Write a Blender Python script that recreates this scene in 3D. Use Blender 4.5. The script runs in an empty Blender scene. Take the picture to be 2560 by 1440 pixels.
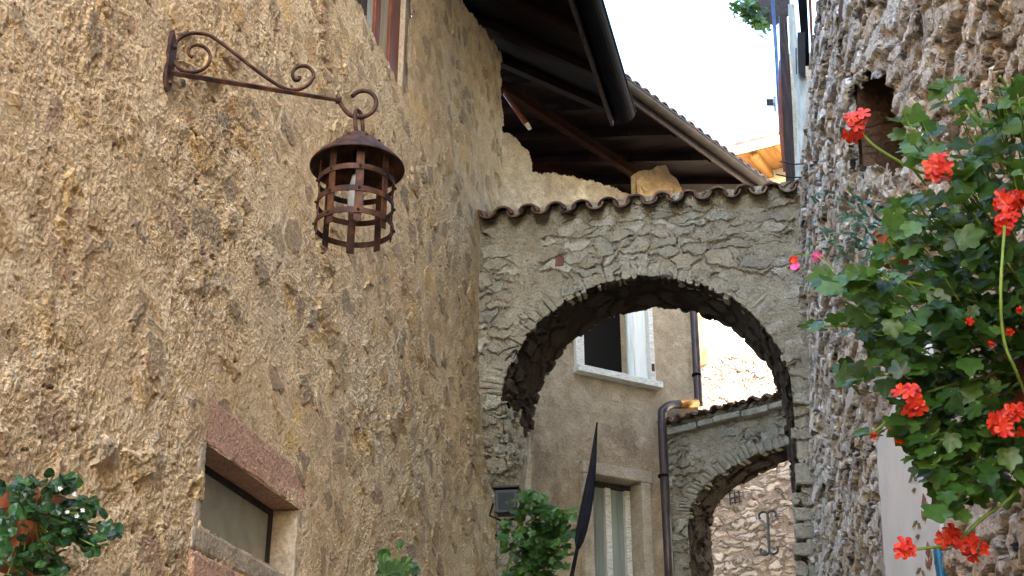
import bpy, math, random
import numpy as np
from mathutils import Vector, Matrix, noise as mnoise

random.seed(7)
R = math.radians
C = bpy.context.scene.collection
SC = bpy.context.scene

# ------------------------------------------------------------------ camera, world, sun, exposure
FPX, PITCH, EYE = 3200.0, R(24.7), 1.6
CP, SP = math.cos(PITCH), math.sin(PITCH)
cam_d = bpy.data.cameras.new("camera")
cam = bpy.data.objects.new("camera", cam_d)
C.objects.link(cam)
cam.location = (0, 0, EYE)
cam.rotation_euler = (R(90) + PITCH, 0, 0)
cam_d.sensor_width = 36
cam_d.lens = FPX / 2560 * 36
cam_d.clip_end = 500
cam_d.clip_start = 0.05
SC.camera = cam

SUN = Vector((0.35, -0.75, 0.36)).normalized()          # towards the sun
SUN_EL = math.asin(SUN.z)
SUN_AZ = math.atan2(SUN.x, SUN.y)
w = bpy.data.worlds.new("World")
SC.world = w
w.use_nodes = True
wn = w.node_tree
sky = wn.nodes.new("ShaderNodeTexSky")
sky.sky_type = 'NISHITA'
sky.sun_disc = False
sky.sun_elevation = SUN_EL
sky.sun_rotation = SUN_AZ
sky.dust_density = 1.2
sky.air_density = 1.0
sky.ozone_density = 0.6
bg = wn.nodes["Background"]
bg.inputs["Strength"].default_value = 0.15
wn.links.new(sky.outputs[0], bg.inputs["Color"])

sd = bpy.data.lights.new("sun", 'SUN')
sd.energy = 4.0
sd.angle = R(0.5)
sd.color = (1.0, 0.86, 0.66)
so = bpy.data.objects.new("sun", sd)
C.objects.link(so)
so.rotation_euler = (-SUN).to_track_quat('-Z', 'Y').to_euler()
so.location = (6, -12, 14)

SC.view_settings.view_transform = 'Standard'
SC.view_settings.look = 'None'
SC.view_settings.exposure = 3.85
SC.view_settings.gamma = 1.0
SC.cycles.max_bounces = 6
SC.cycles.diffuse_bounces = 4
SC.cycles.use_denoising = True


# ------------------------------------------------------------------ pixel <-> place
def ray(px, py):
    u, v = (px - 1280) / FPX, (720 - py) / FPX
    return Vector((u, CP - v * SP, SP + v * CP))


def P(px, py, s):
    return Vector((0, 0, EYE)) + ray(px, py) * s


def on_z(px, py, z):
    d = ray(px, py)
    return P(px, py, (z - EYE) / d.z)


class Frame:
    """a vertical wall plane: local x runs along the wall, y goes into it, z is up"""
    def __init__(s, ox, oy, ang):
        s.o = Vector((ox, oy, 0))
        s.x = Vector((math.sin(ang), math.cos(ang), 0))
        s.y = Vector((-s.x.y, s.x.x, 0))
        s.M = Matrix(((s.x.x, s.y.x, 0, ox), (s.x.y, s.y.y, 0, oy), (0, 0, 1, 0), (0, 0, 0, 1)))
        s.I = s.M.inverted()
        s.rz = math.atan2(s.x.y, s.x.x)

    def pix(s, a, d, z):
        v = s.w(a, d, z) - Vector((0, 0, EYE))
        dep = v.y * CP + v.z * SP
        return (1280 + FPX * v.x / dep, 720 - FPX * (v.z * CP - v.y * SP) / dep)

    def hit(s, px, py, d=0.0):
        r = ray(px, py)
        c0 = (Vector((0, 0, EYE)) - s.o).dot(s.y)
        t = (d - c0) / r.dot(s.y)
        return s.I @ P(px, py, t)

    def l(s, p):
        return s.I @ Vector(p)

    def w(s, a, d, z):
        return s.M @ Vector((a, d, z))


# ------------------------------------------------------------------ materials
def srgb(r, g, b):
    f = lambda c: (c / 255 / 12.92) if c <= 10 else ((c / 255 + 0.055) / 1.055) ** 2.4
    return (f(r), f(g), f(b), 1)


class NT:
    def __init__(s, name):
        s.m = bpy.data.materials.new(name)
        s.m.use_nodes = True
        s.t = s.m.node_tree
        s.b = s.t.nodes["Principled BSDF"]
        s.out = s.t.nodes["Material Output"]
        s.co = s.t.nodes.new("ShaderNodeTexCoord").outputs["Object"]

    def n(s, ty, **kw):
        x = s.t.nodes.new(ty)
        for k, v in kw.items():
            setattr(x, k, v)
        return x

    def put(s, sock, v):
        if isinstance(v, bpy.types.NodeSocket):
            s.t.links.new(v, sock)
        elif v is not None:
            sock.default_value = v

    def noise(s, vec, scale, det=4, rough=0.55, dist=0.0, col=False):
        x = s.n("ShaderNodeTexNoise")
        s.put(x.inputs["Vector"], vec)
        x.inputs["Scale"].default_value = scale
        x.inputs["Detail"].default_value = det
        x.inputs["Roughness"].default_value = rough
        x.inputs["Distortion"].default_value = dist
        return x.outputs["Color" if col else "Fac"]

    def voro(s, vec, scale, feature='F1', rnd=1.0):
        x = s.n("ShaderNodeTexVoronoi", feature=feature)
        s.put(x.inputs["Vector"], vec)
        x.inputs["Scale"].default_value = scale
        x.inputs["Randomness"].default_value = rnd
        return x.outputs

    def math(s, op, a, b=None, c=None, clamp=False):
        x = s.n("ShaderNodeMath", operation=op, use_clamp=clamp)
        for i, v in enumerate((a, b, c)):
            s.put(x.inputs[i], v)
        return x.outputs[0]

    def mapr(s, v, a, b, c=0.0, d=1.0, smooth=True):
        x = s.n("ShaderNodeMapRange", interpolation_type='SMOOTHSTEP' if smooth else 'LINEAR')
        s.put(x.inputs["Value"], v)
        for k, q in zip(("From Min", "From Max", "To Min", "To Max"), (a, b, c, d)):
            x.inputs[k].default_value = q
        return x.outputs[0]

    def ramp(s, fac, stops, interp='LINEAR'):
        x = s.n("ShaderNodeValToRGB")
        r = x.color_ramp
        r.interpolation = interp
        while len(r.elements) < len(stops):
            r.elements.new(0.5)
        for e, (p, c) in zip(r.elements, stops):
            e.position = p
            e.color = c
        s.put(x.inputs[0], fac)
        return x.outputs[0]

    def mix(s, fac, a, b, mode='MIX'):
        x = s.n("ShaderNodeMix", data_type='RGBA', blend_type=mode)
        s.put(x.inputs[0], fac)
        s.put(x.inputs[6], a)
        s.put(x.inputs[7], b)
        return x.outputs[2]

    def vmath(s, op, a, b):
        x = s.n("ShaderNodeVectorMath", operation=op)
        s.put(x.inputs[0], a)
        s.put(x.inputs[1], b)
        return x.outputs[0]

    def scale(s, vec, sc):
        x = s.n("ShaderNodeMapping")
        s.put(x.inputs["Vector"], vec)
        x.inputs["Scale"].default_value = sc
        return x.outputs[0]

    def sep(s, v):
        x = s.n("ShaderNodeSeparateXYZ")
        s.put(x.inputs[0], v)
        return x.outputs

    def disp(s, h):
        x = s.n("ShaderNodeDisplacement")
        s.put(x.inputs["Height"], h)
        x.inputs["Midlevel"].default_value = 0
        x.inputs["Scale"].default_value = 1
        s.t.links.new(x.outputs[0], s.out.inputs["Displacement"])
        s.m.displacement_method = 'BOTH'

    def bump(s, h, strength=0.5, dist=0.01):
        x = s.n("ShaderNodeBump")
        s.put(x.inputs["Height"], h)
        x.inputs["Strength"].default_value = strength
        x.inputs["Distance"].default_value = dist
        s.t.links.new(x.outputs[0], s.b.inputs["Normal"])

    def done(s, col, rough=0.9, metal=0.0, spec=0.3):
        s.put(s.b.inputs["Base Color"], col)
        s.put(s.b.inputs["Roughness"], rough)
        s.b.inputs["Metallic"].default_value = metal
        s.b.inputs["Specular IOR Level"].default_value = spec
        return s.m


def rubble(name, sc, thr, stones, mortar, edge=(0.02, 0.10), h=0.02, hr=0.01, lump=0.03, lump_s=11, fine=0.010,
           fine_s=55, warp=0.10, cover=None, opac=0.9, pits=0.0, spots=None, stain=None, zone=None, real=True, seed=0.0, off=0.0, grain=1.25, patch=None):
    """stones set in mortar: colour and relief from one set of cells.  cover=(lo,hi) lets render hide whole patches of stones"""
    N = NT(name)
    co = N.vmath('ADD', N.co, (seed, seed * 1.7, seed * 0.6))
    wv = N.vmath('SUBTRACT', N.noise(co, 5, 2, col=True), (0.5, 0.5, 0.5))
    wv = N.vmath('MULTIPLY', wv, (warp * 2, warp * 2, warp * 2))
    cw = N.vmath('ADD', co, wv)
    m = N.scale(cw, sc)
    v1 = N.voro(m, 1.0)
    ed = N.voro(m, 1.0, 'DISTANCE_TO_EDGE')["Distance"]
    rgb = N.sep(v1["Color"])
    mid = N.noise(co, lump_s, 7, 0.62)
    fn = N.noise(co, fine_s, 4, 0.6)
    big = N.noise(co, 0.9, 4, 0.6)
    rag = N.math('ADD', ed, N.math('MULTIPLY', N.math('SUBTRACT', mid, 0.5), 0.22))
    mask = N.mapr(rag, edge[0], edge[1])
    if thr > 0:
        mask = N.math('MULTIPLY', mask, N.mapr(rgb[0], thr - 0.04, thr + 0.04))
    if cover:
        mask = N.math('MULTIPLY', mask, N.mapr(N.noise(co, 1.6, 3, 0.6), cover[0], cover[1]))
    hgt = N.math('MULTIPLY', mask, N.math('ADD', h, N.math('MULTIPLY', rgb[1], hr)))
    k = N.math('SUBTRACT', 1.0, N.math('MULTIPLY', mask, 0.55))
    hgt = N.math('ADD', hgt, N.math('MULTIPLY', N.math('MULTIPLY', N.math('SUBTRACT', mid, 0.5), lump * 2), k))
    hgt = N.math('ADD', hgt, N.math('MULTIPLY', N.math('SUBTRACT', fn, 0.5), fine * 2))
    if pits:
        pn = N.noise(N.scale(co, (1.0, 1.0, 1.35)), 17, 3, 0.6, 0.6)
        pm = N.mapr(pn, 0.36, 0.27)
        hgt = N.math('SUBTRACT', hgt, N.math('MULTIPLY', pm, pits))
    if patch:                                              # smoother repaired patches among the rough ones
        pz = N.mapr(N.noise(co, patch[0], 3, 0.55), 0.38, 0.62, patch[1], patch[2])
        hgt = N.math('MULTIPLY', hgt, pz)
    if off:
        hgt = N.math('SUBTRACT', hgt, off)
    mcol = N.ramp(N.math('ADD', N.math('MULTIPLY', big, 0.6), N.math('MULTIPLY', mid, 0.45)),
                  [(0.30 + 0.42 * i / max(1, len(mortar) - 1), c) for i, c in enumerate(mortar)])
    scol = N.ramp(N.math('ADD', N.math('MULTIPLY', rgb[2], 0.85), N.math('MULTIPLY', fn, 0.15)),
                  [((i + 0.1) / len(stones), c) for i, c in enumerate(stones)])
    if spots:
        sp = N.noise(co, 2.3, 5, 0.65)
        mcol = N.mix(N.mapr(sp, 0.55, 0.68), mcol, spots)
    col = N.mix(N.math('MULTIPLY', mask, opac), mcol, scol)
    if stain:                                              # dirt streaks and lichen of their own shape
        sn = N.noise(N.scale(co, (1.6, 1.6, 0.55)), 1.7, 6, 0.65)
        col = N.mix(N.math('MULTIPLY', N.mapr(sn, 0.50, 0.70), stain[1]), col, stain[0])
    if zone:                                               # tone change along the wall; on the left house it paints in light fall-off
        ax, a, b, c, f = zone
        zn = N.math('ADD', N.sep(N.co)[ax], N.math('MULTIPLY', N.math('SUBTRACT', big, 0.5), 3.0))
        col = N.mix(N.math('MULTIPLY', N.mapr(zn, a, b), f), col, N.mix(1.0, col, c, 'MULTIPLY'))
    sp2 = N.math('ADD', 1.02 - 0.7 * grain, N.math('MULTIPLY', N.math('ADD', fn, N.math('MULTIPLY', mid, 0.4)), grain))
    grey = N.n("ShaderNodeCombineColor")
    for i in range(3):
        N.put(grey.inputs[i], sp2)
    col = N.mix(1.0, col, grey.outputs[0], 'MULTIPLY')
    if real:
        N.disp(hgt)
    else:
        N.bump(hgt, 1.0, 1.0)
    return N.done(col, 0.93, spec=0.15)


def aged(name, cols, scale=6, stretch=(1, 1, 1), rough=0.8, metal=0.0, bump=0.4, bdist=0.004, det=6, island=0.0, spec=0.3, fine_s=80):
    N = NT(name)
    v = N.scale(N.co, stretch)
    f = N.noise(v, scale, det, 0.62)
    fn = N.noise(v, fine_s, 3, 0.6)
    if island:
        g = N.n("ShaderNodeNewGeometry").outputs["Random Per Island"]
        f = N.math('ADD', f, N.math('MULTIPLY', N.math('SUBTRACT', g, 0.5), island))
    st = [(0.30 + 0.42 * i / max(1, len(cols) - 1), c) for i, c in enumerate(cols)]
    col = N.ramp(f, st)
    N.bump(N.math('ADD', f, N.math('MULTIPLY', fn, 0.5)), bump, bdist)
    return N.done(col, rough, metal, spec)


def planks(name, cols, width, axis=0, rough=0.75, grain=(3, 3, 40), bump=0.5, stain=None):
    """boards side by side across one local axis"""
    N = NT(name)
    x = N.sep(N.co)[axis]
    q = N.math('DIVIDE', x, width)
    fl = N.math('FLOOR', q)
    fr = N.math('FRACT', q)
    gap = N.math('MULTIPLY', N.mapr(fr, 0.0, 0.05), N.mapr(fr, 1.0, 0.95))
    wn_ = N.n("ShaderNodeTexWhiteNoise", noise_dimensions='1D')
    N.put(wn_.inputs["W"], fl)
    g = N.noise(N.scale(N.co, grain), 1.0, 6, 0.6, 0.4)
    f = N.math('ADD', N.math('MULTIPLY', g, 0.7), N.math('MULTIPLY', wn_.outputs["Value"], 0.3))
    col = N.ramp(f, [(0.25 + 0.5 * i / max(1, len(cols) - 1), c) for i, c in enumerate(cols)])
    N.bump(N.math('ADD', N.math('MULTIPLY', gap, 1.0), N.math('MULTIPLY', g, 0.25)), bump, 0.006)
    return N.done(col, rough, spec=0.04)


def leafmat(name, c0, c1, c2, rough=0.45, trans=0.25, veins=0):
    N = NT(name)
    g = N.n("ShaderNodeNewGeometry").outputs["Random Per Island"]
    nz = N.noise(N.co, 40, 3)
    f = N.math('ADD', N.math('MULTIPLY', g, 0.8), N.math('MULTIPLY', nz, 0.2))
    col = N.ramp(f, [(0.08, c0), (0.5, c1), (0.93, c2), (0.97, (c2[0] * 2.4, c2[1] * 1.3, c2[2], 1))] if veins else [(0.08, c0), (0.5, c1), (0.95, c2)])
    if veins:
        at = N.n("ShaderNodeAttribute", attribute_name="leaf_uv").outputs["Vector"]
        q = N.sep(at)
        ang = N.math('ARCTAN2', q[0], N.math('ADD', q[1], 0.02))
        rad = N.math('SQRT', N.math('ADD', N.math('MULTIPLY', q[0], q[0]), N.math('MULTIPLY', q[1], q[1])))
        vn_ = N.math('MULTIPLY', N.math('ABSOLUTE', N.math('SINE', N.math('MULTIPLY', ang, veins))), N.math('ADD', rad, 0.12))
        vm = N.mapr(vn_, 0.0, 0.085, 1.0, 0.0)
        ringm = N.math('MULTIPLY', N.mapr(rad, 0.25, 0.45), N.mapr(rad, 0.75, 0.55))
        col = N.mix(N.math('MULTIPLY', ringm, 0.35), col, N.mix(1.0, col, (0.45, 0.5, 0.45, 1), 'MULTIPLY'))
        col = N.mix(N.math('MULTIPLY', vm, 0.55), col, (0.11, 0.20, 0.06, 1))
    N.bump(N.noise(N.co, 90, 3), 0.3, 0.003)
    N.done(col, rough, 0, 0.5)
    tr = N.n("ShaderNodeBsdfTranslucent")
    N.put(tr.inputs[0], N.mix(0.5, col, (0.22, 0.40, 0.04, 1)))
    mx = N.n("ShaderNodeMixShader")
    mx.inputs[0].default_value = trans
    N.t.links.new(N.b.outputs[0], mx.inputs[1])
    N.t.links.new(tr.outputs[0], mx.inputs[2])
    N.t.links.new(mx.outputs[0], N.out.inputs[0])
    return N.m


def flat(name, c, rough=0.7, metal=0.0, spec=0.4):
    return aged(name, [tuple(x * 0.75 for x in c[:3]) + (1,), c, tuple(min(1, x * 1.2) for x in c[:3]) + (1,)], 9, rough=rough, metal=metal, bump=0.2, bdist=0.002, spec=spec)


M = {}
TAN = [srgb(166, 135, 99), srgb(207, 176, 134), srgb(227, 199, 158), srgb(236, 214, 178)]
M['house'] = rubble("roughcast_rubble", (6.0, 6.0, 7.6), 0.56,
                    [srgb(112, 102, 90), srgb(146, 128, 104), srgb(196, 160, 108), srgb(126, 116, 104), srgb(212, 172, 112), srgb(156, 126, 104)],
                    TAN, edge=(0.05, 0.14), h=-0.002, hr=0.015, lump=0.014, lump_s=9, fine=0.009, fine_s=52, warp=0.08, opac=0.66, pits=0.022,
                    spots=srgb(226, 188, 126), stain=(srgb(176, 156, 132), 0.5), zone=(0, 4.0, 9.3, (0.60, 0.66, 0.73, 1), 1.0), off=-0.006, grain=1.05, patch=(1.3, 0.55, 1.45))  # zone paints the light falling off towards the far end
M['house_far'] = rubble("tan_rubble", (6.0, 6.0, 7.6), 0.50,
                        [srgb(96, 88, 78), srgb(120, 106, 88), srgb(150, 122, 84), srgb(132, 108, 88)],
                        [srgb(120, 98, 72), srgb(152, 128, 98), srgb(168, 146, 114)], edge=(0.05, 0.14), h=0.002, hr=0.02, lump=0.018, lump_s=10, fine=0.009, warp=0.09, pits=0.02, seed=1.0)
M['arch'] = rubble("grey_rubble", (4.6, 4.6, 11.0), 0.22,
                   [srgb(108, 107, 98), srgb(144, 143, 132), srgb(170, 168, 155), srgb(124, 120, 108), srgb(150, 140, 120), srgb(134, 134, 122)],
                   [srgb(108, 100, 85), srgb(136, 129, 112), srgb(154, 147, 129)], edge=(0.02, 0.10), h=0.016, hr=0.030, lump=0.020, lump_s=13, fine=0.010, warp=0.12,
                   cover=(0.40, 0.56), pits=0.022, stain=(srgb(116, 110, 94), 0.55), seed=3.0)
M['vault'] = rubble("shaded_vault_stone", (5, 5, 8), 0.2, [srgb(46, 38, 32), srgb(60, 50, 42), srgb(52, 44, 38)], [srgb(38, 30, 25), srgb(54, 44, 36)],
                    edge=(0.05, 0.14), h=0.012, hr=0.025, lump=0.018, lump_s=12, fine=0.007, warp=0.08, seed=3.0)  # arch stone darkened: shade under the vaults put into its colour
M['inner'] = rubble("old_render", (7, 7, 9), 0.72,
                    [srgb(150, 138, 120), srgb(172, 156, 132)],
                    [srgb(118, 104, 86), srgb(150, 134, 112), srgb(172, 156, 132)], edge=(0.05, 0.2), h=0.003, hr=0.004, lump=0.010, lump_s=8, fine=0.006, opac=0.5,
                    stain=(srgb(108, 92, 76), 0.75), spots=srgb(180, 164, 140), seed=9.0)
M['right'] = rubble("layered_rubble", (3.6, 5.0, 13.5), 0.10,
                    [srgb(154, 156, 155), srgb(194, 195, 192), srgb(222, 221, 217), srgb(173, 170, 165), srgb(186, 176, 162)],
                    [srgb(122, 110, 96), srgb(168, 158, 144), srgb(196, 188, 176)], edge=(0.02, 0.11), h=0.018, hr=0.034, lump=0.028, lump_s=14, fine=0.012, fine_s=45, warp=0.12,
                    pits=0.03, zone=(0, 3.6, 6.0, (0.86, 0.74, 0.60, 1), 0.7), seed=5.0, off=0.02)
M['far_stone'] = rubble("coursed_stone", (5.2, 5.2, 12.5), 0.10,
                        [srgb(132, 126, 120), srgb(154, 148, 140), srgb(170, 164, 156), srgb(140, 130, 122)],
                        [srgb(104, 94, 88), srgb(132, 122, 114)], edge=(0.02, 0.16), h=0.015, hr=0.03, lump=0.020, lump_s=9, fine=0.008, warp=0.13, opac=0.8, seed=12.0)
M['plaster'] = rubble("cream_plaster", (3, 3, 3), 1.5, [srgb(200, 190, 170)], [srgb(196, 184, 160), srgb(214, 204, 184)], h=0.001, hr=0.001, lump=0.004, fine=0.002, real=False)
M['orange_plaster'] = rubble("ochre_plaster", (7, 7, 8), 1.5, [srgb(140, 116, 90)], [srgb(112, 86, 58), srgb(164, 130, 92), srgb(186, 154, 114)], edge=(0.05, 0.2), h=0.004, hr=0.006, lump=0.014, lump_s=9, fine=0.008, seed=4.0, real=False)
M['pink'] = rubble("pink_stone", (5, 5, 5), 1.5, [srgb(180, 130, 108)], [srgb(182, 142, 118), srgb(202, 160, 134), srgb(212, 176, 152)], h=0, hr=0, lump=0.012, lump_s=9, fine=0.008, fine_s=60, real=False)
M['stone_trim'] = rubble("trim_stone", (5, 5, 5), 1.5, [srgb(130, 116, 100)], [srgb(150, 134, 114), srgb(176, 160, 138), srgb(190, 174, 152)], h=0, hr=0, lump=0.010, lump_s=9, fine=0.005, real=False)
M['grey_trim'] = rubble("grey_trim_stone", (5, 5, 5), 1.5, [srgb(130, 116, 100)], [srgb(128, 116, 102), srgb(158, 146, 130), srgb(172, 160, 144)], h=0, hr=0, lump=0.010, lump_s=9, fine=0.005, real=False)
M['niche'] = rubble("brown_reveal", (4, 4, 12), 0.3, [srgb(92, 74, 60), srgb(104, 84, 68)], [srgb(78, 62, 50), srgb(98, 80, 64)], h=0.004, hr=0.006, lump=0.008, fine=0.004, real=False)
M['iron'] = aged("rusty_iron", [srgb(36, 25, 22), srgb(66, 44, 36), srgb(92, 62, 46), srgb(124, 78, 48)], 16, rough=0.62, metal=0.35, bump=0.5, bdist=0.002)
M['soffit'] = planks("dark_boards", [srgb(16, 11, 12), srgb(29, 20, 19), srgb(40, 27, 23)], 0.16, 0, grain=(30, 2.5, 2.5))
M['redwood'] = planks("red_brown_boards", [srgb(26, 14, 10), srgb(42, 22, 15), srgb(54, 29, 19)], 0.15, 2, grain=(2.5, 30, 30))
M['oldwood'] = aged("old_timber", [srgb(30, 26, 28), srgb(52, 42, 40), srgb(82, 62, 52)], 5, (12, 12, 1), 0.75, bump=0.8, bdist=0.006)
M['brownwood'] = aged("varnished_wood", [srgb(78, 34, 18), srgb(112, 54, 28), srgb(140, 74, 40)], 5, (14, 14, 1), 0.5, bump=0.3)
M['palewood'] = planks("white_painted_boards", [srgb(172, 178, 174), srgb(208, 212, 208), srgb(224, 226, 222)], 0.14, 0, grain=(40, 40, 3))
M['whitesill'] = aged("weathered_white_paint", [srgb(140, 130, 114), srgb(202, 200, 192), srgb(220, 220, 212)], 7, (2, 14, 14), 0.7)
M['gutter'] = aged("dark_painted_metal", [srgb(5, 5, 9), srgb(9, 9, 14), srgb(14, 14, 20)], 5, rough=0.7, metal=0.0, bump=0.1, spec=0.05)
M['browngutter'] = aged("brown_gutter", [srgb(30, 22, 18), srgb(46, 35, 28), srgb(62, 48, 38)], 6, rough=0.6, metal=0.1, bump=0.2)
M['pipe'] = aged("brown_pipe", [srgb(44, 38, 42), srgb(66, 56, 58), srgb(80, 68, 66)], 5, (3, 3, 1), rough=0.4, metal=0.3, bump=0.1)
M['glint'] = aged("glint_gold", [srgb(150, 96, 50), srgb(200, 140, 76), srgb(220, 170, 100)], 8, rough=0.4, metal=0.6, bump=0.1)  # golden tone paints in the glint on the pipe bend
M['tile'] = aged("weathered_roof_tile", [srgb(44, 34, 29), srgb(78, 58, 47), srgb(104, 78, 62), srgb(120, 104, 90)], 7, rough=0.9, bump=0.8, bdist=0.006, island=0.35)
M['darktile'] = aged("dark_roof_tile", [srgb(52, 44, 46), srgb(78, 64, 60), srgb(100, 80, 70)], 6, rough=0.85, bump=0.5, bdist=0.006)
M['mortar'] = aged("bedding_mortar", [srgb(120, 112, 98), srgb(150, 142, 126), srgb(172, 166, 150)], 14, rough=0.95, bump=1.0, bdist=0.02)
M['goldwood'] = planks("honey_boards", [srgb(112, 80, 46), srgb(140, 104, 64), srgb(160, 124, 80)], 0.2, 0, grain=(20, 3, 3))
M['zinc'] = aged("pale_zinc", [srgb(130, 136, 134), srgb(164, 170, 166), srgb(182, 188, 184)], 5, (6, 6, 1), rough=0.45, metal=0.4, bump=0.2)
M['bluemetal'] = aged("blue_grey_metal", [srgb(52, 66, 96), srgb(86, 112, 150), srgb(120, 150, 190)], 4, (6, 6, 1), rough=0.3, metal=0.5, bump=0.2)
M['black'] = flat("black_metal", srgb(22, 22, 24), 0.45, 0.2)
M['cloth'] = aged("navy_cloth", [srgb(12, 14, 24), srgb(20, 22, 34), srgb(26, 34, 40)], 9, rough=0.85, bump=0.5)
M['glass'] = flat("dusty_glass", srgb(176, 178, 160), 0.35, 0.0, 0.5)
M['greypane'] = planks("grey_green_panel", [srgb(112, 118, 112), srgb(136, 142, 134), srgb(150, 156, 148)], 0.09, 0, rough=0.45, grain=(30, 30, 2), bump=0.2)
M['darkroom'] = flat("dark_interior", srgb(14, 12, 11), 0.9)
M['curtain'] = planks("pale_curtain", [srgb(150, 140, 118), srgb(178, 168, 144)], 0.05, 0, grain=(20, 20, 1), bump=0.6)
M['terracotta'] = aged("terracotta", [srgb(112, 58, 38), srgb(146, 82, 54), srgb(164, 104, 74)], 9, rough=0.85, bump=0.3)
M['white'] = aged("whitewash", [srgb(212, 218, 220), srgb(226, 232, 234), srgb(234, 238, 238)], 3, rough=0.85, bump=0.3, bdist=0.003)
M['stencil'] = flat("red_brown_stencil", srgb(150, 100, 88), 0.9)
M['stencil_olive'] = flat("olive_stencil", srgb(130, 118, 92), 0.9)
M['blue'] = flat("blue_enamel", srgb(40, 120, 158), 0.4)
M['leaf'] = leafmat("geranium_leaf", (0.014, 0.042, 0.008, 1), (0.044, 0.118, 0.018, 1), (0.105, 0.205, 0.038, 1), 0.42, 0.33, 3.0)
M['leaf_dark'] = leafmat("glossy_leaf", (0.010, 0.035, 0.014, 1), (0.022, 0.075, 0.026, 1), (0.050, 0.150, 0.035, 1), 0.33, 0.15, 1.0)
M['leaf_vine'] = leafmat("vine_leaf", (0.014, 0.042, 0.010, 1), (0.036, 0.105, 0.020, 1), (0.090, 0.190, 0.036, 1), 0.45, 0.3, 3.0)
M['leaf_blue'] = leafmat("blue_green_leaf", (0.020, 0.060, 0.045, 1), (0.045, 0.120, 0.085, 1), (0.10, 0.20, 0.15, 1), 0.4, 0.15)
M['stem'] = aged("green_stem", [srgb(90, 116, 44), srgb(122, 146, 66), srgb(140, 150, 84)], 12, rough=0.5, bump=0.1)
M['petal'] = leafmat("scarlet_petal", (0.42, 0.008, 0.006, 1), (0.58, 0.024, 0.006, 1), (0.66, 0.052, 0.008, 1), 0.5, 0.0)
M['pinkpetal'] = leafmat("pink_petal", (0.55, 0.03, 0.20, 1), (0.62, 0.06, 0.28, 1), (0.66, 0.09, 0.33, 1), 0.5, 0.0)
M['bulb'] = flat("frosted_bulb", (0.50, 0.51, 0.50, 1), 0.25, 0.0, 0.5)
M['cobble'] = rubble("cobbles", (9, 9, 9), 0.02, [srgb(96, 90, 82), srgb(116, 108, 98), srgb(126, 118, 106)], [srgb(76, 70, 62), srgb(92, 84, 74)], h=0.01, hr=0.01, lump=0.01, fine=0.004, real=False)


# ------------------------------------------------------------------ mesh helpers
def link(name, me, mat, parent):
    o = bpy.data.objects.new(name, me)
    C.objects.link(o)
    for m in (mat if isinstance(mat, (list, tuple)) else [mat]):
        me.materials.append(m)
    if parent is not None:
        o.parent = parent
    return o


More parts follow.
